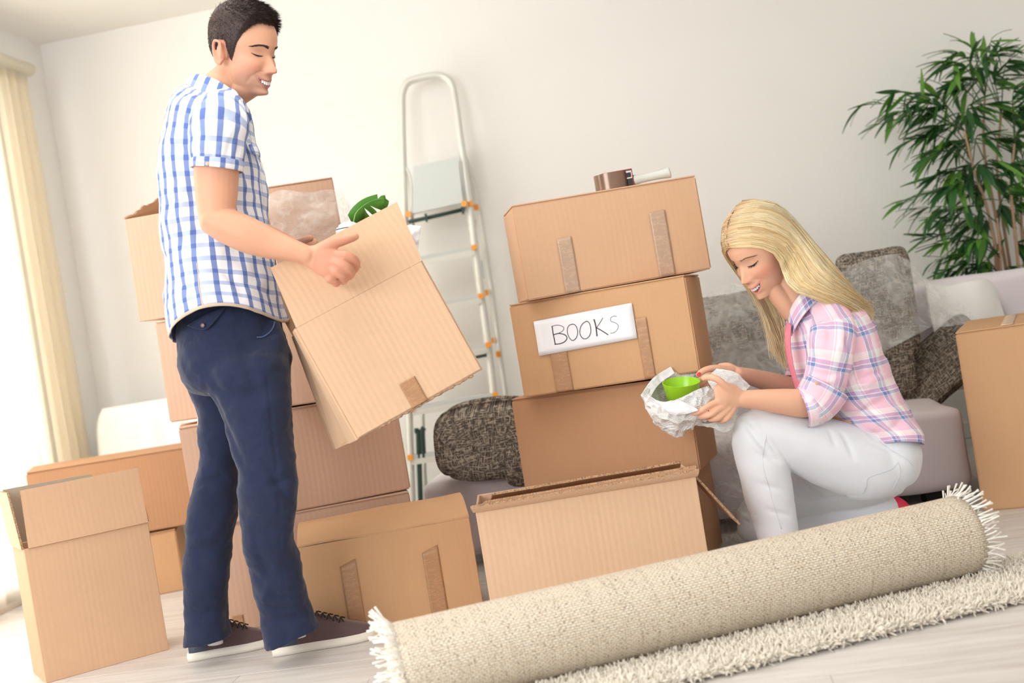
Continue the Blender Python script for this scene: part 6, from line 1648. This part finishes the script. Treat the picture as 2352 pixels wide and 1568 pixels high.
co = [(1818, 772, 3.545), (1830, 748, 3.520), (1852, 716, 3.505), (1886, 686, 3.515), (1910, 672, 3.58), (1908, 674, 3.67), (1880, 690, 3.73), (1845, 715, 3.74), (1818, 760, 3.72)]
inner, outer = np.array([P(*p) for p in cp]), np.array([P(*p) for p in co])
V, F, uv = sheet([inner - UP * .012, inner + (inner - outer) * .08 + UP * .003, inner * .45 + outer * .55 + UP * .004, outer], 70, 14, .0012, 22, 6.0)
o = obj('collar', V, F, MT['plaid_pink'], wsh, uv=np.stack([uv[:, 0] * .40 + .03, uv[:, 1] * .07], 1)); solid(o, .0022)
MT['pink_placket'] = plain('pink_placket', srgb(226, 130, 146), .85, bump=.3, bscale=120)
V, F, uv = sheet([[P(1806, 740, 3.56), P(1803, 775, 3.535), P(1806, 815, 3.525), P(1816, 860, 3.515), P(1832, 905, 3.51)], [P(1818, 745, 3.535), P(1815, 780, 3.512), P(1819, 820, 3.500), P(1829, 865, 3.492), P(1846, 908, 3.490)]], 30, 6, .002, 30, 1.0)
o = obj('placket', V, F, MT['pink_placket'], wsh); solid(o, .003)

# jeans
jb = Body()
def legtube(pts, rads, n=50, seg=40): v, f, _ = tube([P(*p) for p in pts], rads, seg, n=n, ref=(0, 1, 0), round_cap=.8); jb.add(v, f)
legtube([(2012, 985, 3.62), (2026, 1030, 3.62), (2030, 1065, 3.62), (2020, 1095, 3.62)], [(.085, .15), (.097, .165), (.095, .16), (.070, .13)])
legtube([(2030, 1062, 3.555), (1985, 1062, 3.545), (1920, 1045, 3.54), (1850, 1020, 3.53), (1780, 996, 3.52), (1738, 985, 3.52), (1722, 984, 3.52)], [(.098, .092), (.108, .098), (.100, .094), (.088, .084), (.075, .074), (.062, .066), (.050, .056)])
legtube([(1728, 978, 3.52), (1738, 1010, 3.515), (1752, 1070, 3.51), (1764, 1130, 3.51), (1780, 1200, 3.505), (1794, 1270, 3.50), (1800, 1296, 3.50)], [(.055, .062), (.070, .072), (.070, .070), (.068, .066), (.062, .060), (.054, .054), (.052, .052)])
legtube([(2030, 1075, 3.70), (1960, 1095, 3.73), (1880, 1118, 3.75), (1800, 1145, 3.76), (1740, 1180, 3.77), (1722, 1192, 3.77)], [(.090, .085), (.096, .088), (.086, .082), (.074, .072), (.062, .064), (.050, .055)])
legtube([(1726, 1204, 3.77), (1780, 1220, 3.77), (1860, 1212, 3.76), (1940, 1194, 3.75), (2010, 1176, 3.74), (2040, 1170, 3.74)], [(.055, .058), (.062, .060), (.062, .060), (.055, .054), (.046, .048), (.044, .046)])
jv, jf = remesh(np.vstack(jb.V), jb.F, .0046, 3); JN = vnormals(jv, jf)
jv = jv + JN * (fnoise(jv, (9, 9, 9), 31.0, 2) * .0034)[:, None]
for pts, dp, w in ([(1700, 960), (1745, 1015), (1790, 1062)], .010, .010), ([(1712, 975), (1760, 1010), (1800, 1060)], .005, .006), ([(1735, 1040), (1770, 1052), (1796, 1058)], .005, .007), ([(1745, 1110), (1780, 1120), (1812, 1130)], .004, .007), ([(1760, 1170), (1800, 1180), (1828, 1185)], .004, .007), \
        ([(1990, 1010), (2040, 1035), (2095, 1068)], .004, .005), ([(1930, 985), (1950, 1020), (1962, 1055)], .005, .008), ([(1905, 980), (1915, 1010), (1922, 1030)], .004, .007), ([(1950, 960), (1990, 985), (2020, 1015)], .004, .008), \
        ([(1700, 1190), (1720, 1200), (1735, 1205)], .005, .006), ([(1695, 1170), (1715, 1178), (1735, 1185)], .004, .006), ([(1850, 1120), (1880, 1135), (1890, 1150)], .005, .007), ([(1820, 1150), (1900, 1145), (1990, 1142)], .006, .006):
    jv = crease_px(jv, JN, pts, dp * 1.25, w)
jns = obj('jeans', jv, jf, MT['white_jeans'], woman)
MT['seam_white'] = plain('white_seam', srgb(226, 228, 234), .8)
def on_jean(x, y):
    c0_ = np.array([0, 0, CAMH]); a = nrm(P(x, y, 2.0) - c0_); rel = jv - c0_; t = rel @ a; d = np.linalg.norm(rel - t[:, None] * a, axis=1); k = np.where(d < .0065)[0]
    return P(x, y, (float(jv[k[np.argmin(t[k])]][1]) if len(k) else 3.45) + .09 - .0005)
for pts in ([(2018, 1012), (2050, 1035), (2080, 1052), (2097, 1070)], [(2064, 1060), (2045, 1078), (1996, 1096), (1990, 1115), (1981, 1133)], [(2062, 1058), (2068, 1085), (2050, 1125)], [(1760, 1000), (1752, 1060), (1772, 1140), (1795, 1215)]):
    m = MB(); c_ = np.array([on_jean(*q) for q in catmull(pts, 30)]); m.tube(c_, [.0007] * 30, 5); m.build('seam', MT['seam_white'], jns)
sh3 = None
MT['red_shoe'] = plain('red_shoe', srgb(226, 48, 84), .55); MT['red_sole'] = plain('red_shoe_sole', srgb(236, 224, 220), .6)
MT['skin_ankle'] = plain('ankle_skin', srgb(236, 190, 164), .5)
shoe(PZ(1812, 1330, 0) + np.array([.03, .05, 0]), PZ(1730, 1345, 0) + np.array([-.04, .05, 0]), .040, ('red_shoe', 'red_shoe', 'red_sole'), .065, False)
# far foot: toes down, heel up behind
a, b = P(2046, 1160, 3.74), P(2092, 1196, 3.74)
V, F, _ = tube([P(2034, 1166, 3.74), P(2052, 1164, 3.74), P(2072, 1182, 3.74), P(2092, 1214, 3.74), P(2086, 1246, 3.74)], [(.030, .030), (.034, .034), (.036, .036), (.038, .040), (.026, .038)], 20, n=24, round_cap=.8)
V[:, 2] = np.maximum(V[:, 2], .002); obj('shoe', V, F, MT['red_shoe'], woman)

# ---------------------------------------------------------------- newspaper bundle and the green bowl
def _news():
    t = NT('newspaper'); v = t.coords('UV', (1, 1, 1)); sp = t.add('ShaderNodeSeparateXYZ'); t.link(v, sp.inputs[0])
    rows = t.math('FRACT', t.math('MULTIPLY', sp.outputs[1], 105)); line = t.math('LESS_THAN', rows, .45)
    n = t.noise(t.coords('UV', (520, 105, 1)), 1, 1); ink = t.math('MULTIPLY', line, t.ramp(n, [(.42, 0), (.5, .55)]))
    blk = t.ramp(t.noise(t.coords('UV', (5, 4, 1)), 1, 0), [(.40, 0), (.43, 1)], 'LINEAR'); ph = t.ramp(t.noise(t.coords('UV', (4.5, 5, 1), (0, 0, .4)), 1, 0), [(.66, 0), (.68, .75)])
    k = t.mix(t.math('MULTIPLY', ink, blk), srgb(232, 231, 228), srgb(96, 90, 98)); k = t.mix(ph, k, srgb(104, 96, 100)); t.base(k); t.set(rough=.75); return t.m
MT['news'] = _news(); MT['lime'] = plain('lime_green_plastic', srgb(160, 214, 40), .28, spec=.5, sss=.1)
npz = thing('newspaper', 'crumpled newspaper opened around the lime green bowl', 'newspaper', P(1560, 930, 3.50))
def crumple(ctrl, nu, nv, amp, sc, seed, uvs=.30):
    V, F, uv = sheet(ctrl, nu, nv); N = vnormals(V, F); k = np.empty(len(V))
    for i, v in enumerate(V):
        q = Vector((v[0] * sc + seed, v[1] * sc, v[2] * sc)); d, _ = noise.voronoi(q); k[i] = (d[1] - d[0]) - .35
    return V + N * (k * amp)[:, None], F, uv * uvs
front = [[P(1476, 904, 3.50), P(1492, 906, 3.46), P(1520, 922, 3.43), P(1560, 915, 3.415), P(1600, 895, 3.415), P(1628, 885, 3.43)],
         [P(1484, 930, 3.50), P(1502, 940, 3.45), P(1530, 950, 3.42), P(1570, 940, 3.405), P(1610, 925, 3.41), P(1645, 905, 3.44)],
         [P(1498, 960, 3.51), P(1515, 968, 3.46), P(1545, 975, 3.43), P(1580, 965, 3.42), P(1620, 945, 3.43), P(1660, 930, 3.46)],
         [P(1528, 988, 3.54), P(1542, 994, 3.49), P(1560, 1000, 3.47), P(1585, 985, 3.46), P(1622, 965, 3.46), P(1668, 960, 3.48)]]
V, F, uv = crumple(front, 60, 44, .020, 34, 1.0); o = obj('front_fold', V, F, MT['news'], npz, smooth=False, uv=uv); solid(o, .0007)
backp = [[P(1476, 902, 3.50), P(1500, 872, 3.56), P(1541, 845, 3.62), P(1563, 852, 3.64), P(1597, 836, 3.64), P(1612, 862, 3.62)],
         [P(1486, 912, 3.50), P(1508, 890, 3.56), P(1545, 868, 3.61), P(1570, 866, 3.62), P(1596, 862, 3.62), P(1615, 880, 3.60)],
         [P(1500, 940, 3.51), P(1518, 925, 3.56), P(1548, 905, 3.60), P(1575, 900, 3.61), P(1600, 895, 3.60), P(1625, 900, 3.58)],
         [P(1528, 985, 3.54), P(1545, 975, 3.56), P(1560, 960, 3.58), P(1585, 950, 3.58), P(1615, 940, 3.57), P(1650, 935, 3.54)]]
V, F, uv = crumple(backp, 56, 40, .012, 30, 5.0); o = obj('back_fold', V, F, MT['news'], npz, smooth=False, uv=uv + .3); solid(o, .0007)
rim_ = [[P(1473, 905, 3.50), P(1500, 868, 3.555), P(1540, 842, 3.615)], [P(1490, 918, 3.495), P(1512, 884, 3.55), P(1549, 857, 3.60)]]
V, F, uv = crumple(rim_, 24, 8, .004, 40, 2.0); o = obj('turned_edge', V, F, MT['white_paper'], npz, smooth=False, uv=uv); solid(o, .0007)
lipf = [[P(1478, 906, 3.495), P(1500, 918, 3.44), P(1530, 926, 3.41), P(1556, 916, 3.40)], [P(1492, 918, 3.492), P(1512, 934, 3.435), P(1545, 944, 3.40), P(1600, 938, 3.395)], [P(1498, 926, 3.49), P(1520, 944, 3.43), P(1560, 952, 3.40), P(1600, 944, 3.395)]]
V, F, uv = crumple(lipf, 30, 14, .006, 36, 8.0); o = obj('turned_edge', V, F, MT['white_paper'], npz, smooth=False, uv=uv); solid(o, .0007)
sidep = [[P(1646, 846, 3.54), P(1690, 856, 3.53), P(1722, 886, 3.53)], [P(1625, 870, 3.53), P(1680, 880, 3.52), P(1715, 895, 3.52)], [P(1640, 900, 3.50), P(1680, 905, 3.49), P(1705, 905, 3.49)]]
V, F, uv = crumple(sidep, 30, 26, .008, 30, 11.0, .22); o = obj('side_corner', V, F, MT['news'], npz, smooth=False, uv=uv + .1); solid(o, .0007)
lowp = [[P(1580, 960, 3.47), P(1630, 958, 3.46), P(1690, 935, 3.47)], [P(1600, 975, 3.47), P(1640, 975, 3.46), P(1690, 955, 3.47)], [P(1640, 972, 3.47), P(1660, 992, 3.46), P(1682, 984, 3.47)]]
V, F, uv = crumple(lowp, 26, 20, .010, 34, 14.0, .22); o = obj('lower_corner', V, F, MT['news'], npz, smooth=False, uv=uv + .6); solid(o, .0007)
bc = P(1566, 893, 3.52); bup = nrm(np.array([.05, -.22, 1])); bax = nrm(np.cross((0, 1, 0), bup)); bay = np.cross(bup, bax)
prof = [(.001, -.040), (.036, -.040), (.044, -.030), (.0525, .018), (.0535, .021), (.0515, .0215), (.0505, .018), (.042, -.028), (.034, -.036), (.001, -.036)]
V = [bc + bax * (r * math.cos(a)) + bay * (r * math.sin(a)) + bup * z for r, z in prof for a in np.linspace(0, 2 * math.pi, 64, endpoint=False)]
o = obj('bowl', V, gridF(64, len(prof), True), MT['lime'], auto=50); tag(o, 'lime green bowl nestled inside the crumpled newspaper', 'bowl')
